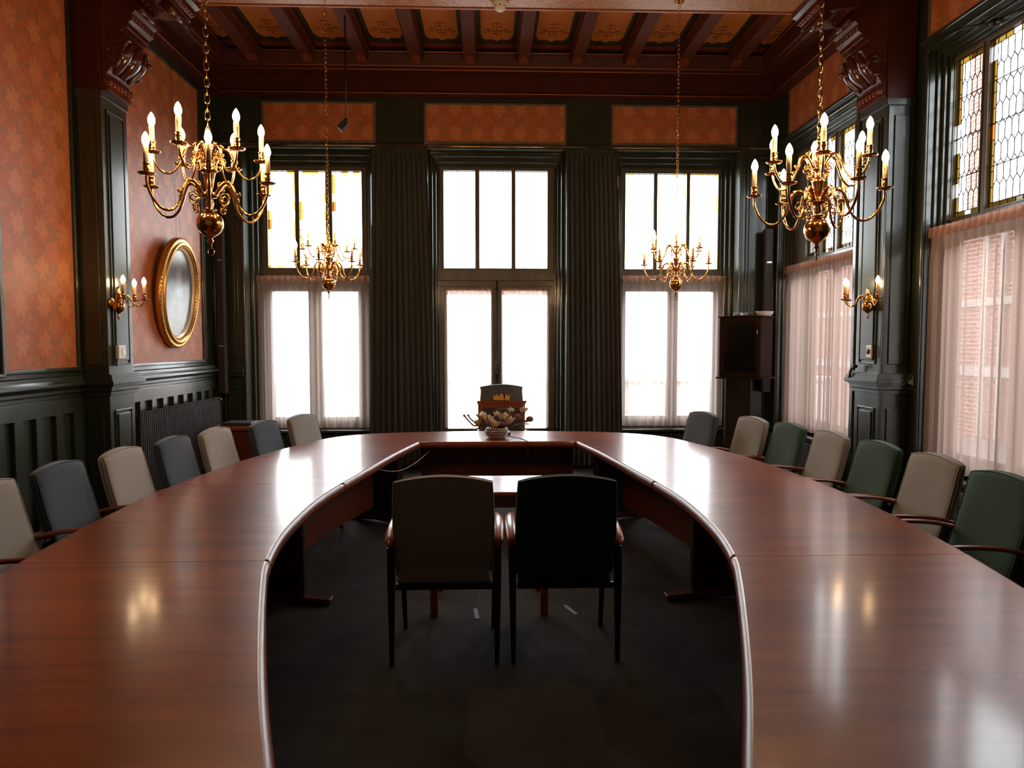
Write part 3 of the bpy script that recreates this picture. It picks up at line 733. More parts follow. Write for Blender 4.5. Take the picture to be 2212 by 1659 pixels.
o = curtain('sheer_curtain', straight_x(4.14, 5.96, 3.67), .58, 2.545, 19, .022, nu=300, seed=11, mat=M['sheer_s'])
tag(o, 'wide pinkish sheer curtain with brick house showing through, nearer than the pilaster', 'curtain', 'sheer voile curtains')
for k, (a, b) in enumerate(((-.575, .055), (.165, .80))):
    o = curtain('door_sheer', straight_y(a, b, 9.355), .49, 2.31, 16, .006, nu=160, seed=20+k, hem=.003)
    tag(o, ('short gathered voile on the door leaf towards the portrait', 'short gathered voile on the door leaf towards the corner cabinet')[k], 'curtain', 'gathered voiles on the double door')
def drape(x0, x1, label, seed, fl):
    r = random.Random(seed); ph = r.random()*6
    def f(u, v):
        z = 4.0+(.06-4.0)*v; a = x0-fl[0]*v**.8; b = x1+fl[1]*v**.8
        hd = min(1, v/.05); off = (.032*(.5+.5*hd))*(math.sin(2*PI*11*u+.8*math.sin(5*u+ph))+.35*math.sin(2*PI*23*u+ph+v*2))
        return (a+(b-a)*u, 8.90-off, z)
    m = MB(); m.grid(f, 240, 20); o = m.build('drape_curtain', M['drape'], recalc=False)
    s_ = o.modifiers.new('solid', 'SOLIDIFY'); s_.thickness = .004
    tag(o, label, 'curtain', 'dark full length drapes')
    m = MB(); m.grid(lambda u, v: (x0+(x1-x0)*u, 8.862+.014*math.sin(2*PI*22*u), 4.005-.09*v), 200, 1); h_ = m.build('heading', M['drape'], o, recalc=False)
drape(-1.40, -.76, 'dark olive floor-length drape between the double door and the portrait side window', 3, (.09, .10))
drape(.965, 1.59, 'dark olive floor-length drape between the double door and the cabinet side window', 4, (-.03, .11))
m = MB(); m.tube([(-2.95, 8.90, 4.02), (3.25, 8.90, 4.02)], .006, 8)
rod = m.build('curtain_rod', M['brass']); tag(rod, 'thin brass curtain rod running across the whole window wall', 'curtain rod')
for x in (-2.9, -1.42, -.72, .1, .95, 1.62, 3.2):
    m = MB(); m.tube([(x, 8.90, 4.02), (x, 8.99, 4.03)], .006, 6); m.build('rod_bracket', M['brass'], rod)

# ================================================================ RADIATORS
def radiator(name_label, to3, a, b, z0, z1, dep, n, loc_none=None):
    m = MB(); st = (b-a)/n
    for k in range(n): m.plate(to3, a+k*st+.008, a+(k+1)*st-.008, z0, z1, [], dep, dep-.035)
    m.plate(to3, a, b, z0+.03, z1-.03, [], dep-.006, .055)
    o = m.build('radiator', M['radiator'], bevel=.005); tag(o, name_label, 'radiator')
    m = MB()
    p = to3(b-.04, z1-.03, dep+.01); m.ball(p, .016, 10); m.build('air_valve', M['brass'], o)
    for q in (a+.08, b-.08):
        m = MB(); m.tube([to3(q, z0, dep-.04), to3(q, 0.0, dep-.04)], .012, 8); m.build('pipe', M['radiator'], o)
radiator('long dark ribbed radiator on the panelled wall under the oval portrait', WL, 6.72, 8.72, .14, .955, .13, 52)
radiator('low dark radiator under the window beside the portrait corner', on_y(9.23), -2.94, -1.52, .10, .43, .11, 26)
radiator('low dark radiator under the window beside the corner cabinet', on_y(9.23), 1.70, 3.10, .10, .43, .11, 26)
radiator('dark radiator under the side window next to the corner cabinet', WR, 7.05, 8.7, .12, .50, .15, 30)
radiator('dark radiator under the side window that shows the brick house', WR, 4.2, 5.75, .12, .50, .15, 30)

# ================================================================ COUNCIL TABLE
TP = [((0, .62), (0, -.45)), ((.20, .78), (.55, -.36)), ((.36, 1.08), (1.05, .02)), ((.474, 1.40), (1.40, .72)), ((.583, 1.70), (1.62, 1.35)), ((.70, 2.05), (1.76, 1.95)),
      ((.84, 2.50), (1.86, 2.45)), ((.92, 2.80), (1.92, 2.80)), ((.98, 3.2), (1.965, 3.2)), ((1.0, 3.65), (2.0, 3.7)), ((.99, 4.0), (2.01, 4.1)), ((.955, 4.36), (2.0, 4.36)),
      ((.905, 4.75), (1.96, 4.85)), ((.86, 5.1), (1.90, 5.3)), ((.79, 5.6), (1.79, 5.8)), ((.68, 6.19), (1.62, 6.38))]
def tcx(y): return .05+(y-2)*.008
def tside(i0, i1, sg):
    A = spline([(p[0][0], p[0][1], 0) for p in TP], 10); B = spline([(p[1][0], p[1][1], 0) for p in TP], 10)
    A, B = A[i0*10:i1*10+1], B[i0*10:i1*10+1]
    return [Vector((tcx(a.y)+sg*a.x, a.y, 0)) for a in A], [Vector((tcx(b.y)+sg*b.x, b.y, 0)) for b in B]
def table_section(A, B, parent):
    n = len(A); m = MB(); zb, zt = .682, .74
    A = list(A); B = list(B)
    gp = .0018
    dA = (A[1]-A[0]).normalized()*gp; A[0] = A[0]+dA; B[0] = B[0]+(B[1]-B[0]).normalized()*gp
    A[-1] = A[-1]-(A[-1]-A[-2]).normalized()*gp; B[-1] = B[-1]-(B[-1]-B[-2]).normalized()*gp
    edge = [(.03, zb), (.008, zb+.005), (.001, zb+.016), (0, zt-.024), (.004, zt-.012), (.012, zt-.004), (.024, zt)]
    rows = []
    for a, b in zip(A, B):
        d = (b-a).normalized(); r = [(a+d*o).to_tuple()[:2]+(z,) for o, z in edge]; r += [(b-d*o).to_tuple()[:2]+(z,) for o, z in reversed(edge)]; rows.append(r)
    k = len(rows[0]); vs = [p for r in rows for p in r]; fs = []; mi = []
    for i in range(n-1):
        for j in range(k):
            j2 = (j+1) % k; fs.append((i*k+j, i*k+j2, (i+1)*k+j2, (i+1)*k+j)); mi.append(0 if j == 6 else 1)
    fs.append(tuple(range(k))); fs.append(tuple((n-1)*k+j for j in range(k))); mi += [1, 1]
    m.v = vs; m.f = fs; m.sm = [x == 1 for x in mi[:-2]]+[False]*2; m.mi = mi
    return m.build('tabletop_section', [M['table'], M['table_edge']], parent)
ct = empty('council_table', (0, 0, 0)); tag(ct, 'large oval ring-shaped polished mahogany council table with open centre', 'table')
for sg in (-1, 1):
    for i0, i1 in ((0, 7), (7, 11), (11, 15)):
        A, B = tside(i0, i1, sg); table_section(A, B, ct)
    ia = Vector((tcx(6.19)+sg*.68, 6.19, 0))
    out = spline([(tcx(6.4)+sg*1.62, 6.38, 0), (.08+sg*1.46, 6.62, 0), (.08+sg*1.22, 6.79, 0), (.08+sg*.92, 6.90, 0)], 5)
    # corner wedge between side section and centre section
    ins = [ia+Vector((-sg*.0008*k, 0, 0)) for k in range(len(out))]
    table_section(ins, out, ct)
out = spline([(.08-.92, 6.90, 0), (.08-.45, 6.96, 0), (.08, 6.985, 0), (.08+.45, 6.96, 0), (.08+.92, 6.90, 0)], 4)
ins = [Vector((.083-.68+1.36*k/(len(out)-1), 6.19, 0)) for k in range(len(out))]
table_section(ins, out, ct)
# curved modesty panels, set back under the top
def modesty(pts, z0, z1):
    m = MB(); th = .012; L = []; R_ = []
    for i, p in enumerate(pts):
        a = pts[max(i-1, 0)]; b = pts[min(i+1, len(pts)-1)]; t = (b-a).normalized(); nn = Vector((-t.y, t.x, 0))*th; L.append(p+nn); R_.append(p-nn)
    n = len(pts); vs = [(*q.xy, z0) for q in L]+[(*q.xy, z1) for q in L]+[(*q.xy, z0) for q in R_]+[(*q.xy, z1) for q in R_]
    fs = []
    for i in range(n-1):
        fs += [(i, i+1, n+i+1, n+i), (2*n+i, 3*n+i, 3*n+i+1, 2*n+i+1), (n+i, n+i+1, 3*n+i+1, 3*n+i), (i, 2*n+i, 2*n+i+1, i+1)]
    fs += [(0, n, 3*n, 2*n), (n-1, 3*n-1, 4*n-1, 2*n-1)]
    m.add(vs, fs, False); return m.build('modesty_panel', M['mahogany_dark'], ct)
for sg in (-1, 1):
    for i0, i1 in ((1, 7), (7, 11), (11, 15)):
        A, B = tside(i0, i1, sg); modesty([a+(b-a)*.45 for a, b in zip(A, B)][1:-1], .16, .682)
modesty([Vector((-.62, 6.5, 0)), Vector((.78, 6.5, 0))], .2, .682)
def trestle(a, b):
    a = Vector((*a, 0)); b = Vector((*b, 0)); d = (b-a).normalized(); nn = Vector((-d.y, d.x, 0)); L = (b-a).length
    m = MB(); c = (a+b)/2; m.obox((c.x, c.y, .365), d, nn, (0, 0, 1), L*.30, .035, .315); lg = m.build('trestle_leg', M['black_wood'], ct, bevel=.01)
    m = MB()
    for e, dr in ((a, d), (b, -d)):
        p0 = e+dr*.02; p1 = c; pts = [(p0.x, p0.y, .018), ((p0*.6+p1*.4).x, (p0*.6+p1*.4).y, .035), (p1.x, p1.y, .05)]
        for i in range(2):
            q0, q1 = Vector(pts[i]), Vector(pts[i+1]); ax = (q1-q0).normalized(); m.obox((q0+q1)/2, ax, nn, ax.cross(nn), (q1-q0).length/2+.004, .04, .016+.008*i)
    m.build('foot', M['mahogany_dark'], lg, bevel=.006)
for sg in (-1, 1):
    trestle((tcx(4.33)+sg*1.02, 4.33), (tcx(4.33)+sg*1.9, 4.36)); trestle((tcx(2.8)+sg*1.0, 2.8), (tcx(2.8)+sg*1.85, 2.8))
    trestle((.085+sg*.72, 6.12), (.085+sg*1.42, 6.55)); trestle((tcx(1)+sg*.5, 1.0), (tcx(1)+sg*1.3, .45))
m = MB(); m.tube(spline([(-1.05, 5.6, .66), (-.9, 5.75, .58), (-.75, 5.9, .54), (-.62, 6.1, .58), (-.5, 6.3, .67)], 8), .003, 6)
m.build('cable', M['white'], ct)

# small table in the middle
st = empty('side_table', (0.0, 4.33, 0)); tag(st, 'small rectangular mahogany table in front of the two turned chairs', 'table')
m = MB(); m.box(-.40, .46, -.26, .26, .715, .74); m.build('tabletop', M['table'], st, bevel=.006)
m = MB(); m.ring(lambda u, z, d: (u, z, d), -.35, .36, -.22, .22, .02, .64, .715); m.build('apron', M['mahogany_dark'], st)
for x in (-.32, .325):
    for y in (-.24, .2):
        m = MB(); m.box(x-.022, x+.022, y-.012, y+.032, 0, .715); m.build('leg', M['mahogany'], st, bevel=.004)

# ================================================================ CHAIRS
def make_chair(fab, W=.488, ar=1.0):
    r = empty('armchair')
    H0, H1 = .425, .925
    def back(side):
        def f(u, v):
            s_ = (u-.5)*2; wv = W/2*(1.0-.035*math.cos(PI*v)*0+.03*math.sin(PI*v)-.02*v)
            x = s_*wv; z = H0+(H1-H0)*v+(.030*(1-s_*s_))*v**2
            yc = -.150-.140*v**1.1-.012*math.sin(PI*v); th = .030*(1-abs(s_)**8*.35)*(1-.25*max(0, (v-.92)/.08)**2)*(1-.3*max(0, (.06-v)/.06))
            conc = -.022*(1-s_*s_)*math.sin(PI*min(1, v*1.05))
            return (x, yc+conc+side*th+(.012*(1-s_*s_)*math.sin(PI*v) if side > 0 else 0), z)
        return f
    m = MB(); nu, nv = 26, 20
    fr, bk = back(1), back(-1)
    vs = [fr(i/nu, j/nv) for j in range(nv+1) for i in range(nu+1)]+[bk(i/nu, j/nv) for j in range(nv+1) for i in range(nu+1)]
    N = (nu+1)*(nv+1); ix = lambda s_, i, j: s_*N+j*(nu+1)+i; fs = []
    for j in range(nv):
        for i in range(nu):
            fs.append((ix(0, i, j), ix(0, i+1, j), ix(0, i+1, j+1), ix(0, i, j+1))); fs.append((ix(1, i, j), ix(1, i, j+1), ix(1, i+1, j+1), ix(1, i+1, j)))
        fs.append((ix(0, 0, j), ix(0, 0, j+1), ix(1, 0, j+1), ix(1, 0, j))); fs.append((ix(0, nu, j), ix(1, nu, j), ix(1, nu, j+1), ix(0, nu, j+1)))
    for i in range(nu): fs.append((ix(0, i, 0), ix(1, i, 0), ix(1, i+1, 0), ix(0, i+1, 0))); fs.append((ix(0, i, nv), ix(0, i+1, nv), ix(1, i+1, nv), ix(1, i, nv)))
    m.add(vs, fs, True); bo = m.build('backrest', fab, r, bevel=0)
    # piping seams
    m = MB()
    for fn, q in ((bk, -.001), (fr, .001)):
        pts = [fn(0, v/10) for v in range(11)]+[fn(u/10, 1) for u in range(1, 11)]+[fn(1, 1-v/10) for v in range(1, 11)]
        m.tube([(p[0]*1.0, p[1]+q, p[2]) for p in pts], .0038, 6)
    m.build('piping', fab, bo)
    m = MB(); m.grid(lambda u, v: (0, 0, 0), 1, 1) if False else None
    def seat(u, v): return None
    sw, n = W/2-.005, 14; vs = []; prof = [(0, .395), (0, .41), (.0, .445), (.012, .465), (.05, .478), (.12, .482)]
    for ins_, z in prof:
        for k in range(4*n):
            t = k/n; sd = int(t); f_ = t-sd; x0, x1, y0, y1 = -sw+ins_, sw-ins_, -.20+ins_, .26-ins_
            c_ = [(x0, y0), (x1, y0), (x1, y1), (x0, y1)]; a, b = c_[sd], c_[(sd+1) % 4]
            x = a[0]+(b[0]-a[0])*f_; y = a[1]+(b[1]-a[1])*f_
            if ins_ == 0 and f_ in (0,): x *= .97; y = y*.98
            vs.append((x, y, z-(.008*(y > .2))))
    K = 4*n; fs = [(i*K+k, i*K+(k+1) % K, (i+1)*K+(k+1) % K, (i+1)*K+k) for i in range(len(prof)-1) for k in range(K)]+[tuple(range(K))[::-1], tuple((len(prof)-1)*K+k for k in range(K))]
    m = MB(); m.add(vs, fs, True); m.build('seat', fab, r)
    m = MB(); m.box(-W/2+.01, W/2-.01, -.20, .24, .365, .396); m.build('seat_frame', M['black'], r, bevel=.004)
    for sx in (-1, 1):
        xr = sx*(W/2+.010+.012*ar)
        def post(pts, ws, name):
            m = MB(); vs = []
            for (x, y, z), w_ in zip(pts, ws): vs += [(x-w_, y-w_, z), (x+w_, y-w_, z), (x+w_, y+w_, z), (x-w_, y+w_, z)]
            fs = [(0, 1, 2, 3)]+[(i*4+k, i*4+(k+1) % 4, i*4+4+(k+1) % 4, i*4+4+k) for i in range(len(pts)-1) for k in range(4)]+[tuple(len(pts)*4-4+k for k in range(4))]
            m.add(vs, fs); return m.build(name, M['black'], r, bevel=.003)
        post([(xr-sx*.004, -.245, 0), (xr, -.215, .40), (xr, -.215, .585)], [.011, .018, .018], 'leg')
        post([(xr-sx*.02, .205, 0), (xr-sx*.006, .205, .40), (xr, .19, .60)], [.011, .017, .014], 'leg')
        for q_ in ((xr, -.215, .597, .016), (xr, .19, .612, .013)):
            m = MB(); m.ball(q_[:3], q_[3], 10); m.build('steel_knob', M['steel'], r)
        m = MB(); pts = spline([(xr-sx*.002, -.262, .600), (xr+sx*.002, -.21, .622), (xr+sx*.006, -.08, .648), (xr+sx*.004, .10, .655), (xr-sx*.012, .22, .640), (xr-sx*.03, .275, .615)], 4)
        nn = len(pts); m.tube(pts, [.012+.018*ar*min(1, i/3, (nn-1-i)/4) for i in range(nn)], 12, flat=.55); m.build('armrest', M['mahogany'], r)
    m = MB(); m.box(-W/2, W/2, -.222, -.206, .368, .398); m.build('cross_rail', M['black'], r)
    m = MB(); m.box(-W/2, W/2, .205, .222, .36, .392); m.build('cross_rail', M['black'], r)
    return r
protos = {}
def place_chair(fab, x, y, ang, label, group, wide=False):
    if (fab, wide) not in protos: o = protos[(fab, wide)] = make_chair(M[fab], .488 if wide else .455, 1.0 if wide else .55)
    else: o = dup(protos[(fab, wide)])
    f = Vector((math.cos(ang), math.sin(ang)))    # facing direction
    o.location = (x+f.x*.29, y+f.y*.29, 0); o.rotation_euler = (0, 0, ang-PI/2)
    tag(o, label, 'chair', group); return o
G1 = 'chairs along the portrait side of the table'; G2 = 'chairs along the cabinet side of the table'
Lc = [('greyf', -2.37, 3.36, 2, 'light grey fabric armchair on the portrait side, seventh from the crowned chair'),
      ('blue', -2.34, 3.90, 2, 'slate blue armchair on the portrait side, sixth from the crowned chair'),
      ('beige', -2.27, 4.43, 0, 'beige armchair on the portrait side, standing before the wall pilaster'),
      ('blue', -2.19, 4.96, -2, 'slate blue armchair on the portrait side, fourth from the crowned chair'),
      ('beige', -2.09, 5.46, -5, 'beige armchair on the portrait side, third from the crowned chair'),
      ('blue', -1.88, 5.96, -9, 'slate blue armchair on the portrait side, second from the crowned chair'),
      ('greyf', -1.70, 6.49, -15, 'light grey armchair on the portrait side, first from the crowned chair, before the sheer window')]
Rc = [('greenf', 2.57, 3.42, 180, 'bottle green armchair on the cabinet side, seventh from the crowned chair'),
      ('greyf', 2.61, 4.02, 180, 'warm grey armchair on the cabinet side, sixth from the crowned chair'),
      ('greenf', 2.58, 4.57, 181, 'bottle green armchair on the cabinet side, in front of the pilaster'),
      ('greyf', 2.53, 5.12, 181, 'warm grey armchair on the cabinet side, fourth from the crowned chair'),
      ('greenf', 2.45, 5.66, 185, 'bottle green armchair on the cabinet side, third from the crowned chair'),
      ('greyf', 2.33, 6.15, 189, 'warm grey armchair on the cabinet side, second from the crowned chair'),
      ('greyblue', 2.03, 6.61, 195, 'charcoal blue armchair on the cabinet side, first from the crowned chair')]
for fb, x, y, a, lb in Lc: place_chair(fb, x, y, math.radians(a), lb, G1)
for fb, x, y, a, lb in Rc: place_chair(fb, x, y, math.radians(a), lb, G2)
G3 = 'pair of chairs in the table opening'
place_chair('beige', -.222, 3.435, PI/2, 'beige armchair seen from behind inside the table opening', G3, True)
place_chair('greenf', .385, 3.435, PI/2, 'dark green armchair seen from behind inside the table opening', G3, True)

# crowned chairman's chair
pc = empty('crowned_chair', (.145, 7.62, 0), PI); tag(pc, 'mahogany chair with dark leather back and gold crown emblem behind the flowers', 'chair')
m = MB(); m.grid(lambda u, v: ((u-.5)*.47*(1+.02*math.cos(PI*v)), -.26-.05*v+.012*math.sin(PI*u), .93+.165*v+.03*v*(1-(2*u-1)**2)), 16, 6)
m.grid(lambda u, v: ((u-.5)*.47*(1+.02*math.cos(PI*v)), -.30-.05*v, .93+.165*v+.03*v*(1-(2*u-1)**2)), 16, 6)
m.tube([((k/8-.5)*.47, -.33, 1.095+.03*(1-(k/4-1)**2)) for k in range(9)], .02, 8); m.box(-.235, .235, -.30, -.262, .55, .93)
m.build('leather_back', M['leather'], pc)
m = MB(); m.box(-.27, .27, -.31, -.25, .925, .965); m.box(-.245, .245, -.305, -.255, .88, .93); m.box(-.26, -.215, -.30, -.25, 0, .93); m.box(.215, .26, -.30, -.25, 0, .93)
m.box(-.28, -.25, -.31, -.25, .945, .965); m.box(-.22, .22, -.30, -.27, .70, .88); m.build('wooden_frame', M['mahogany'], pc, bevel=.008)
m = MB(); m.box(-.24, .24, -.25, .22, .42, .49); m.build('seat', M['leather'], pc, bevel=.03)
for sx in (-1, 1):
    m = MB(); m.box(sx*.235-.022, sx*.235+.022, .16, .205, 0, .64); m.build('leg', M['mahogany'], pc, bevel=.005)
    m = MB(); m.tube([(sx*.24, -.27, .65), (sx*.25, 0, .66), (sx*.24, .20, .65)], .022, 8, flat=.6); m.build('armrest', M['mahogany'], pc)
cr = [(-.085, 0), (.085, 0), (.095, .055), (.07, .045), (.055, .062), (.035, .05), (.03, .03), (.012, .065), (0, .075), (-.012, .065), (-.03, .03), (-.035, .05), (-.055, .062), (-.07, .045), (-.095, .055)]
m = MB(); m.prism(cr, lambda a, b, d: (a, -.252+d-.04*(b/.165), .972+b), 0, .006)
m.build('crown_emblem', M['gold'], pc)

# ================================================================ FLOWERS
vx, vy = .074, 6.42
vs_ = empty('flower_bowl', (vx, vy, .741)); tag(vs_, 'round beaded bowl on the table holding cream magnolias', 'bowl')
m = MB(); m.lathe([(.045, 0), (.07, .006), (.098, .035), (.104, .06), (.092, .09), (.085, .098), (.078, .096), (.085, .07), (.05, .03)], 28); m.build('bowl_body', M['bowl'], vs_)
m = MB()
for i, (rr, zz) in enumerate(((.078, .012), (.094, .03), (.103, .05), (.102, .07), (.093, .089))):
    for k in range(26):
        a = 2*PI*(k+.5*(i % 2))/26; m.ball((rr*math.cos(a), rr*math.sin(a), zz), .0085, 6)
b_ = m.build('bead_rows', M['bead'], vs_); b_['kind'] = 'stuff'
def petal(m, c, d, up, L, W_, curl):
    d = Vector(d).normalized(); up = Vector(up); side = d.cross(up).normalized(); nrm = side.cross(d)
    def f(u, v):
        wdt = W_*math.sin(PI*min(.98, .08+v*.9))**.7; return tuple(Vector(c)+d*L*v+side*(u-.5)*2*wdt+nrm*(curl*L*v*v+((u-.5)**2)*wdt*1.6))
    m.grid(f, 4, 6)
bq = empty('magnolia_arrangement', (vx, vy, .84)); tag(bq, 'cream magnolia blooms with twigs and brown pods standing in the beaded bowl', 'flowers')
rnd = random.Random(3)
for (fx, fz, fy, s_, tilt) in ((-.13, .065, -.03, 1.0, -.5), (-.07, .03, -.07, 1.1, -.2), (-.17, .01, .0, .8, -.9), (.05, .07, -.05, 1.0, .2), (.11, .03, -.06, 1.0, .6), (-.02, -.0, -.09, .9, 0), (.24, .12, .02, .85, .8), (.13, .13, .02, .6, .4), (.0, .09, 0, .7, 0)):
    m = MB(); base = Vector((fx, fy, fz))
    for k in range(6):
        a = 2*PI*k/6+rnd.random()*.5; dr = Vector((math.cos(a)*.8+tilt*.6, math.sin(a)*.6-.35, .5+rnd.random()*.5)); petal(m, base, dr, (0, 0, 1), .085*s_, .032*s_, .18)
    fl = m.build('magnolia_bloom', M['petal'], bq); mm = MB(); mm.ball((fx+tilt*.01, fy-.01, fz+.015), .012, 8, (1, 1, 1.4)); mm.build('bloom_centre', M['pod'], fl)
for pts in (([(-.02, 0, 0), (-.12, .0, .02), (-.20, 0, .015), (-.245, 0, .05), (-.30, 0, .115)]), ([(-.1, 0, .02), (-.18, .01, .04), (-.23, .01, .07), (-.262, .0, .115)]), ([(.02, 0, 0), (.12, .0, .05), (.2, .01, .07), (.28, 0, .05)]), ([(.0, 0, 0), (.08, .02, .07), (.15, .02, .13)])):
    m = MB(); p = spline(pts, 5); m.tube(p, [.006+.004*(i > len(p)-3) for i in range(len(p))], 7); m.build('twig', M['twig'], bq)
for px_, pz_, s_ in ((.30, .075, 1.1), (.19, .10, 1), (.17, .08, .9), (-.085, .09, 1.1), (.02, .03, 1.2), (.05, .02, 1.2)):
    m = MB(); m.ball((px_, -.01, pz_), .024*s_, 10, (1.3, 1, 1)); m.build('seed_pod', M['pod'], bq)
m = MB()
for c_, d_ in (((-.12, -.03, .0), (-1, -.2, -.35)), ((.15, -.03, .02), (1, -.2, .1)), ((.2, .02, .03), (1, .2, -.2)), ((.22, .02, .12), (.4, 0, 1)), ((-.05, -.06, .03), (-.6, -.3, .8)), ((.2, -.02, .0), (.9, 0, -.35))): petal(m, c_, d_, (0, 0, 1), .11, .024, .1)
m.build('foliage', M['leaf'], bq)
# desk microphone behind the bowl
mic = empty('desk_microphone', (.135, 6.66, .741)); tag(mic, 'small black desk microphone unit standing behind the flower bowl', 'microphone')
m = MB(); m.box(-.07, .07, -.05, .05, 0, .03); m.build('base', M['dark_plastic'], mic, bevel=.006)
m = MB(); m.obox((0, .02, .20), (1, 0, 0), (0, .94, -.34), (0, .34, .94), .065, .008, .045); m.tube([(0, .02, .03), (0, .02, .17)], .012, 8); m.build('display', M['dark_plastic'], mic, bevel=.005)
m = MB(); m.tube(spline([(.012, .03, .03), (.015, .03, .2), (.015, .01, .33), (.015, -.02, .36)], 5), .004, 6); m.tube([(.015, -.02, .355), (.015, -.05, .385)], .009, 8); m.build('gooseneck', M['dark_plastic'], mic)
m = MB(); m.tube(spline([(.16, 6.62, .743), (.22, 6.5, .743), (.30, 6.35, .743), (.33, 6.21, .745), (.34, 6.17, .735), (.34, 6.165, .6)], 6), .004, 6); o = m.build('black_cable', M['dark_plastic']); tag(o, 'thin black cable trailing over the table edge beside the flower bowl', 'cable')

# ================================================================ CHANDELIERS
def bulb_mb(c, s_=1.0):
    m = MB(); pr = [(.008, 0), (.0145, .010), (.0175, .022), (.0165, .036), (.011, .052), (.005, .062), (.001, .067)]
    m.lathe([(r*s_, z*s_) for r, z in pr], 10, c); return m
def candle_arm(root, ang, pts, s_, sleeve_h=.092, curls=(), name='arm', tubes=.0085, bulb='bulb'):
    ca, sa = math.cos(ang), math.sin(ang); R3 = lambda r, z, off=0: (r*ca-off*sa, r*sa+off*ca, z)
    m = MB(); sp = spline([(r, 0, z) for r, z in pts], 7); m.tube([R3(p.x, p.z) for p in sp], [tubes*(1.15 if i < len(sp)*.45 else .85) for i in range(len(sp))], 8)
    for cr_, cz, rad, turns, dirn, ph in curls:
        K = int(turns*12); m.tube([R3(cr_+rad*(1-.55*k/K)*math.cos(ph+dirn*2*PI*k/12), cz+rad*(1-.55*k/K)*math.sin(ph+dirn*2*PI*k/12)) for k in range(K+1)], [tubes*.62*(1-.4*k/K) for k in range(K+1)], 6)
        m.ball(R3(cr_+rad*.45*math.cos(ph+dirn*2*PI*turns), cz+rad*.45*math.sin(ph+dirn*2*PI*turns)), tubes*.9, 6)
    arm = m.build(name, M['brass'], root)
    ex, ez = pts[-1]; c = R3(ex, ez)
    m = MB(); m.lathe([(.006, -.004), (.030, .000), (.041, .006), (.042, .009), (.036, .006), (.010, .003)], 20, c); m.build('drip_pan', M['brass'], arm)
    m = MB(); m.lathe([(.008, 0), (.013, .006), (.009, .014), (.015, .022), (.0155, .040), (.013, .050), (.017, .053), (.017, .057), (.012, .058)], 14, c); m.build('candle_cup', M['brass'], arm)
    m = MB(); m.lathe([(.0125, .05), (.0128, .10), (.0122, .05+sleeve_h), (.005, .052+sleeve_h)], 12, c)
    for k in range(3): m.tube([R3(ex+.012*math.cos(k*2.1), ez+.05+sleeve_h, .012*math.sin(k*2.1)), R3(ex+.0125*math.cos(k*2.1), ez+.05+sleeve_h-.025-.01*k, .0125*math.sin(k*2.1))], .002, 5)
    m.build('candle_sleeve', M['sleeve'], arm)
    bulb_mb((c[0], c[1], c[2]+.05+sleeve_h)).build('bulb', M[bulb], arm)
    return arm
def chain(root, z0, z1, pitch=.043, L=.027, W_=.012, r=.0032):
    m = MB(); k = 0; z = z0+L
    while z < z1-.01:
        a = k*PI/2+.5; ux, uy = math.cos(a), math.sin(a); pts = []
        for q in range(12):
            t = 2*PI*q/12; hx = W_*math.copysign(abs(math.cos(t))**.7, math.cos(t)); hz = L*math.sin(t); pts.append((ux*hx, uy*hx, z+hz))
        m.tube(pts, r, 5, closed=True); z += pitch; k += 1
    return m.build('chain', M['brass'], root)
def chandelier(loc, rz, label, ztop, sc=1.0, ring=True, canopy=True):
    root = empty('chandelier', loc, rz); root.scale = (sc, sc, sc); tag(root, label, 'chandelier', 'brass two-tier candle chandeliers')
    m = MB()
    m.lathe([(.003, -.125), (.008, -.118), (.006, -.105), (.014, -.096), (.017, -.088), (.010, -.080), (.013, -.072), (.026, -.064), (.045, -.050), (.059, -.033), (.067, -.012), (.068, .006), (.064, .026), (.054, .044), (.038, .058), (.020, .067), (.012, .070),
             (.034, .072), (.036, .077), (.015, .082), (.020, .098), (.022, .115), (.012, .132), (.040, .140), (.046, .150), (.040, .160), (.016, .168), (.014, .182), (.020, .196), (.024, .22), (.030, .255), (.036, .268), (.024, .276), (.013, .288), (.018, .300),
             (.012, .312), (.030, .322), (.032, .334), (.014, .345), (.020, .362), (.026, .372), (.014, .384), (.022, .398), (.025, .410), (.012, .424), (.016, .436), (.007, .446)], 24)
    m.build('shaft', M['brass'], root)
    m = MB()
    if ring: m.tube([(.019*math.cos(t), 0, -.146+.019*math.sin(t)) for t in [2*PI*k/16 for k in range(16)]], .0038, 6, closed=True)
    else: m.lathe([(.002, -.165), (.007, -.158), (.004, -.145), (.009, -.135), (.005, -.125), (.004, -.118)], 12)
    m.build('finial', M['brass'], root)
    m = MB(); m.tube([(.016*math.cos(t), .003, .462+.018*math.sin(t)) for t in [2*PI*k/14 for k in range(14)]], .0035, 6, closed=True)
    m.build('hanging_ring', M['brass'], root)
    for k in range(6):
        candle_arm(root, k*PI/3, [(.030, .148), (.055, .180), (.085, .212), (.118, .208), (.142, .160), (.165, .090), (.205, .046), (.255, .046), (.300, .090), (.325, .150), (.328, .198)], sc,
                   curls=[(.088, .138, .034, 1.3, 1, 1.6), (.062, .205, .016, 1.0, -1, 0), (.078, .075, .020, 1.1, 1, .5), (.165, .15, .012, .7, 1, 2.6)])
        candle_arm(root, k*PI/3+PI/6, [(.024, .330), (.045, .365), (.072, .395), (.102, .390), (.122, .345), (.148, .285), (.185, .250), (.225, .258), (.255, .300), (.266, .345)], sc, sleeve_h=.088,
                   curls=[(.068, .335, .024, 1.2, 1, 1.6), (.060, .412, .013, 1.0, -1, 0), (.050, .290, .016, 1.1, 1, .5), (.138, .335, .010, .7, 1, 2.6)], tubes=.0072)
    top = (ztop-loc[2])/sc
    chain(root, .455, top-.03)
    m = MB(); m.lathe([(.008, top-.045), (.014, top-.038), (.018, top-.03), (.045, top-.012), (.048, top)], 18); m.build('canopy', M['brass'], root)
    return root
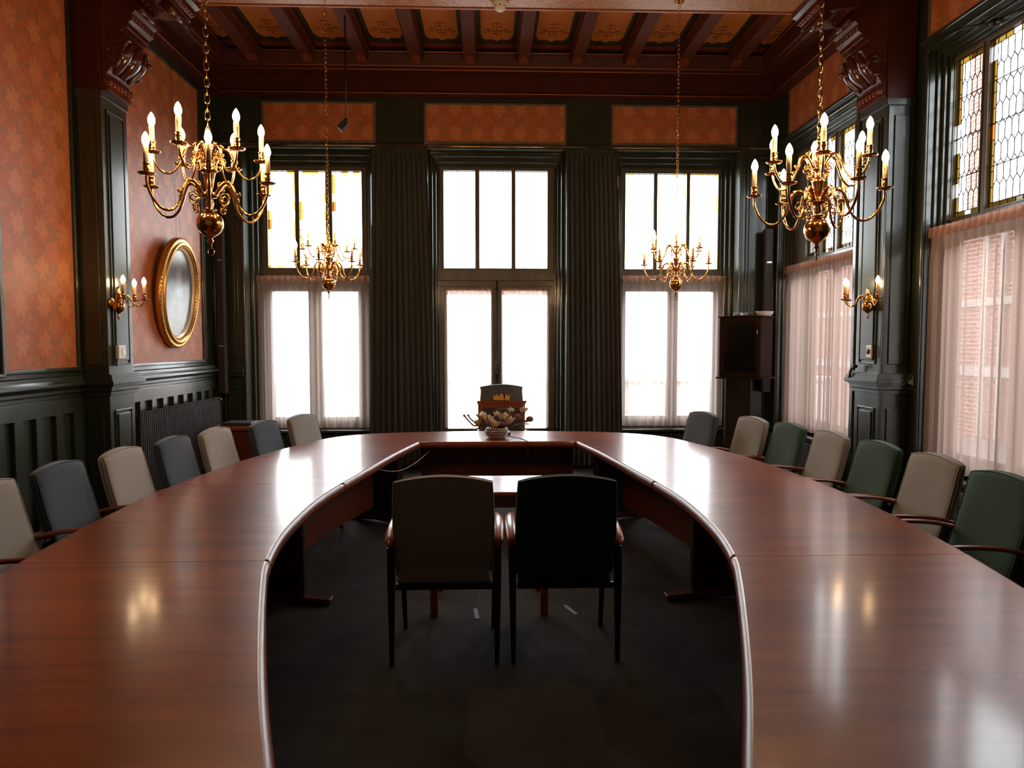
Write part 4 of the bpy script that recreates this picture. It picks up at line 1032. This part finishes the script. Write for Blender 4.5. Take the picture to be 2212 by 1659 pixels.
chandelier((-1.375, 3.6, 2.190), -.157, 'brass candle chandelier with ring finial hanging closer to us on the portrait side', 4.525, .93)
chandelier((1.672, 3.6, 2.176), -.35, 'brass candle chandelier hanging closer to us on the brick house side', 4.525, .93, ring=False)
chandelier((-1.372, 6.2, 2.118), .46, 'smaller-looking brass chandelier under the far beam on the portrait side', 4.525, .835, ring=False)
chandelier((1.640, 6.2, 2.120), -.26, 'smaller-looking brass chandelier under the far beam on the corner cabinet side', 4.525, .835, ring=True)

def sconce(loc, nx, angs, label):
    root = empty('wall_light', loc); tag(root, label, 'wall light', 'brass candle wall lights on the pilasters')
    m = MB(); m.lathe([(.002, -.135), (.010, -.128), (.005, -.118), (.014, -.105), (.006, -.095), (.012, -.082), (.040, -.062), (.052, -.035), (.050, -.010), (.028, .014), (.014, .022), (.030, .030), (.032, .040), (.014, .050), (.018, .07), (.024, .09), (.012, .105), (.016, .12), (.003, .135)], 20)
    m.build('body', M['brass'], root)
    m = MB(); m.lathe([(.045, 0), (.045, .008), (.03, .014)] if nx > 0 else [(.045, 0), (.045, -.008), (.03, -.014)], 20, (-nx*.058, 0, 0), axis='x'); m.tube([(-nx*.055, 0, 0), (0, 0, .0)], .012, 8); m.build('backplate', M['brass'], root)
    for a in angs:
        ang = math.radians(a) if nx > 0 else PI-math.radians(a)
        candle_arm(root, ang, [(.02, .035), (.05, .06), (.072, .062), (.095, .03), (.12, -.012), (.155, -.025), (.185, -.005), (.198, .028)], 1, sleeve_h=.075, curls=[(.052, .028, .018, 1.1, 1, 1.6), (.040, .07, .010, .9, -1, 0)], tubes=.006, bulb='bulb_small')
    return root
sconce((PL+.062, 6.045, 1.935), 1, (-52, 14, 78), 'three-candle brass wall light on the pilaster beside the oval portrait')
sconce((PR-.062, 6.095, 1.95), -1, (-82, 4, 60), 'brass candle wall light on the pilaster between the two side windows')

# ================================================================ PORTRAIT
pt = empty('oval_portrait', (XL+.075, 7.72, 2.135)); pt.rotation_euler = (0, math.radians(4), 0); tag(pt, 'oval portrait painting in a wide gilded frame hanging on the floral wallpaper', 'painting')
def oval_ring(m, prof, a, b, n=64):
    vs = []
    for k in range(n):
        t = 2*PI*k/n; ct_, s2 = math.cos(t), math.sin(t)
        for o, x in prof: vs.append((x, (a-o)*ct_, (b-o)*s2))
    K = len(prof); fs = [(k*K+j, k*K+(j+1) % K, ((k+1) % n)*K+(j+1) % K, ((k+1) % n)*K+j) for k in range(n) for j in range(K)]
    m.add(vs, fs, True)
m = MB(); oval_ring(m, [(0, -.02), (0, .02), (.012, .038), (.028, .042), (.040, .034), (.048, .050), (.066, .062), (.082, .056), (.092, .036), (.098, .03), (.098, -.02)], .475, .585); m.build('gilded_frame', M['gold'], pt)
m = MB()
for k in range(84):
    t = 2*PI*k/84; m.ball((.040, (.475-.098)*math.cos(t), (.585-.098)*math.sin(t)), .010, 6, (1, 1.3, 1)); m.ball((.036, (.475-.012)*math.cos(t+.03), (.585-.012)*math.sin(t+.03)), .011, 6, (1, 1.4, 1))
m.build('beaded_moulding', M['gold'], pt)
m = MB(); oval_ring(m, [(.098, -.01), (.098, .030), (.112, .030), (.135, .012), (.135, -.01)], .475, .585); m.build('inner_slip', M['cream_gold'], pt)
m = MB(); m.add([(.006, .342*math.cos(2*PI*k/64), .452*math.sin(2*PI*k/64)) for k in range(64)], [tuple(range(64))]); m.add([(-.015, .342*math.cos(2*PI*k/64), .452*math.sin(2*PI*k/64)) for k in range(64)], [tuple(range(64))]); m.build('canvas', M['oil'], pt)
for a_, b_ in ((-.04, -.16), (.04, .02)):
    m = MB(); m.tube([(-.02, a_, .55), (-.115, b_, 2.45)], .0018, 5); m.build('hanging_wire', M['steel'], pt)

# ================================================================ SMALL FITTINGS
sw = empty('thermostat', (PL+.017, 6.12, 1.525)); tag(sw, 'small white and orange box on the pilaster below the wall light by the portrait', 'thermostat')
m = MB(); m.box(0, .03, -.06, .06, -.055, .06); m.build('casing', M['white'], sw, bevel=.005)
m = MB(); m.box(.03, .034, -.005, .05, -.02, .03); m.build('dial', M['steel'], sw)
m = MB(); m.box(0, .012, -.055, .055, -.115, -.06); m.build('blank_plate', M['green'], sw, bevel=.003)
it = empty('wall_socket', (PR-.017, 6.12, 1.53)); tag(it, 'small white wall plate with dark button on the pilaster opposite the portrait', 'wall socket')
m = MB(); m.box(-.016, 0, -.045, .045, -.055, .055); m.build('plate', M['white'], it, bevel=.004)
m = MB(); m.lathe([(.024, -.016), (.024, -.024), (.018, -.028)], 16, axis='x'); m.build('button', M['dark_plastic'], it)
hk = empty('window_stay', (PR-.06, 6.36, 1.36)); tag(hk, 'small dark metal stay leaning on the dado rail beneath the wall plate', 'window stay')
m = MB(); m.tube([(0, .03, -.09), (0, 0, .0), (0, -.04, .035)], .010, 8); m.build('stay_arm', M['black'], hk)
m = MB(); m.box(-.02, .02, -.08, -.03, .02, .05); m.build('hook', M['black'], hk, bevel=.003)
for nm, x, lb in (('column_speaker', -3.27, 'tall dark column loudspeaker in the corner next to the portrait wall'), ('column_speaker', 3.50, 'tall dark column loudspeaker in the corner behind the wall cabinet')):
    cs = empty(nm, (x, 8.86, .98)); tag(cs, lb, 'loudspeaker', 'column loudspeakers in the far corners')
    m = MB(); m.box(-.055, .055, -.05, .05, 0, 2.05); m.build('speaker_box', M['speaker'], cs, bevel=.02)
    for z in (.58, 1.62):
        m = MB(); m.box(-.03, .03, -.056, -.05, z, z+.02); m.build('clip', M['steel'], cs)
    for z in (.3, 1.7):
        m = MB(); m.box(-.02, .02, .05, .135, z, z+.03); m.build('bracket', M['black'], cs)
# wall cabinet
a_ = math.radians(40); Cn = Vector((3.165, 8.17)); ex = Vector((-math.cos(a_), math.sin(a_))); ey = Vector((math.sin(a_), math.cos(a_)))
def cabp(u, v, z): q = Cn+ex*u+ey*v; return (q.x, q.y, z)
cab = empty('wall_cabinet', (0, 0, 0)); tag(cab, 'dark wooden cabinet with smoked glass door mounted across the corner', 'cabinet')
def cbox(m, u0, u1, v0, v1, z0, z1):
    vs = [cabp(u0, v0, z0), cabp(u1, v0, z0), cabp(u1, v1, z0), cabp(u0, v1, z0), cabp(u0, v0, z1), cabp(u1, v0, z1), cabp(u1, v1, z1), cabp(u0, v1, z1)]
    m.add(vs, [(0,3,2,1),(4,5,6,7),(0,1,5,4),(1,2,6,5),(2,3,7,6),(3,0,4,7)])
m = MB(); cbox(m, 0, .50, .022, .42, 1.20, 1.91); m.build('cabinet_body', M['cab_wood'], cab, bevel=.004)
m = MB(); cbox(m, -.015, .515, -.012, .43, 1.91, 1.925); m.build('cabinet_top', M['cab_wood'], cab, bevel=.003)
m = MB()
m.plate(lambda u, z, d: cabp(u, -d, z), .004, .496, 1.205, 1.905, [(.06, .44, 1.25, 1.86)], 0, -.02); dr_ = m.build('door', M['cab_wood'], cab, bevel=.003)
m = MB(); cbox(m, .06, .44, .008, .014, 1.25, 1.86); m.build('door_glass', M['smoked'], dr_)
m = MB(); m.tube([cabp(.04, -.015, 1.76), cabp(.04, -.02, 1.70)], .006, 8); m.build('key_handle', M['steel'], dr_)
m = MB(); cbox(m, -.03, .53, -.02, .45, 1.178, 1.198); m.tube([cabp(.1, .3, 1.18), cabp(.1, .42, .95)], .012, 6); m.tube([cabp(.4, .3, 1.18), cabp(.4, .42, .95)], .012, 6); m.build('shelf_bracket', M['cab_wood'], cab, bevel=.003)
def oncab(u, v): q = Cn+ex*u+ey*v; return q.x, q.y
x, y = oncab(.02, .17); bx = empty('plastic_tub', (x, y, 1.926)); tag(bx, 'white plastic tub lying on top of the wall cabinet', 'tub')
m = MB(); m.lathe([(.08, 0), (.098, .03), (.104, .045), (.108, .05), (.1, .052)], 24); m.build('tub_body', M['white'], bx); bx.scale = (1, .7, 1)
x, y = oncab(.27, .15); bx = empty('network_box', (x, y, 1.926), .3); tag(bx, 'flat dark electronic box on top of the wall cabinet beside the tub', 'electronic box')
m = MB(); m.box(-.10, .09, -.06, .06, 0, .045); m.build('casing', M['dark_plastic'], bx, bevel=.01); m = MB(); m.box(-.09, .02, -.062, -.06, .01, .035); m.build('label_strip', M['steel'], bx)
# low cupboard in the portrait corner with a folder
lc = empty('low_cupboard', (-2.95, 8.45, 0)); tag(lc, 'low mahogany cupboard in the corner beside the radiator', 'cupboard')
m = MB(); m.box(-.24, .26, -.22, .22, .04, .60); m.build('cupboard_body', M['mahogany_dark'], lc, bevel=.005)
m = MB(); m.box(-.27, .29, -.25, .25, .60, .635); m.build('cupboard_top', M['mahogany'], lc, bevel=.006)
for k in range(2):
    m = MB(); m.box(-.225+.245*k, .005+.245*k, -.236, -.22, .07, .585); dd = m.build('door', M['mahogany_dark'], lc, bevel=.004); m = MB(); m.ball((-.02+.06*k, -.245, .34), .011, 8); m.build('knob', M['brass'], dd)
m = MB(); m.box(-.15, .21, -.17, .15, 0, .012); m.box(-.14, .20, -.16, .14, .012, .045); fo = m.build('leather_folder', M['leather'], bevel=.006, loc=(-2.95, 8.45, .636)); tag(fo, 'black leather folder with gold edge lying on the low corner cupboard', 'folder')
m = MB(); m.box(-.15, .21, -.174, -.170, .002, .010); m.build('gold_edge', M['gold'], fo)
# hanging microphone
hm = empty('hanging_spotlight', (-1.457, 7.5, 3.86)); tag(hm, 'small dark spotlight on a long rod hanging from a ceiling joist', 'spotlight')
m = MB(); m.tube([(0, 0, .04), (0, 0, 1.08)], .008, 8); m.build('rod', M['black'], hm)
m = MB(); m.obox((-.03, 0, -.02), (.7, 0, .7), (0, 1, 0), (-.7, 0, .7), .055, .035, .03); m.ball((0, 0, .035), .022, 8); m.build('lamp_head', M['dark_plastic'], hm, bevel=.004)
# smoke detector
sd = empty('smoke_detector', (.105, 6.25, 4.505)); tag(sd, 'round white smoke detector in a gilt rosette under the main ceiling beam', 'smoke detector')
m = MB(); m.lathe([(.012, -.064), (.036, -.060), (.048, -.040), (.052, -.02), (.062, -.012), (.062, .02)], 24); m.build('housing', M['white'], sd)
m = MB()
for k in range(8):
    a = 2*PI*k/8; m.box(.046*math.cos(a)-.006, .046*math.cos(a)+.006, .046*math.sin(a)-.006, .046*math.sin(a)+.006, -.036, -.026)
m.build('sensor_slot', M['dark_plastic'], sd)
# window opener over the near side window
wo = empty('window_opener', (3.52, 5.25, 3.94)); tag(wo, 'dark metal scissor stay and pulley above the leaded side window', 'window opener')
m = MB(); m.tube([(0, .25, .045), (0, .10, .005), (.01, -.28, -.10)], [.005, .009, .011], 8); m.build('rod', M['black'], wo)
m = MB(); m.lathe([(.026, -.022), (.030, -.01), (.030, .01), (.026, .022)], 16, (.02, -.26, -.10), axis='y'); m.lathe([(.020, -.02), (.024, .02)], 12, (.02, -.33, -.115), axis='y'); m.tube([(.02, -.24, -.10), (.02, -.62, -.14)], .014, 8); m.build('pulley', M['black'], wo)
# faint floor reflections drawn as thin grey strips
for x, y, r_, lb in ((-.075, 4.13, .1, 'short grey painted reflection on the carpet under the small table, straight one'), (.49, 4.17, .35, 'short grey painted reflection on the carpet under the small table, slanted one')):
    m = MB(); m.box(-.013, .013, -.08, .08, 0, .002); o = m.build('reflection_strip', M['reflection'], loc=(x, y, .001)); o.rotation_euler = (0, 0, r_); tag(o, lb, 'reflection', 'painted reflections on the carpet')
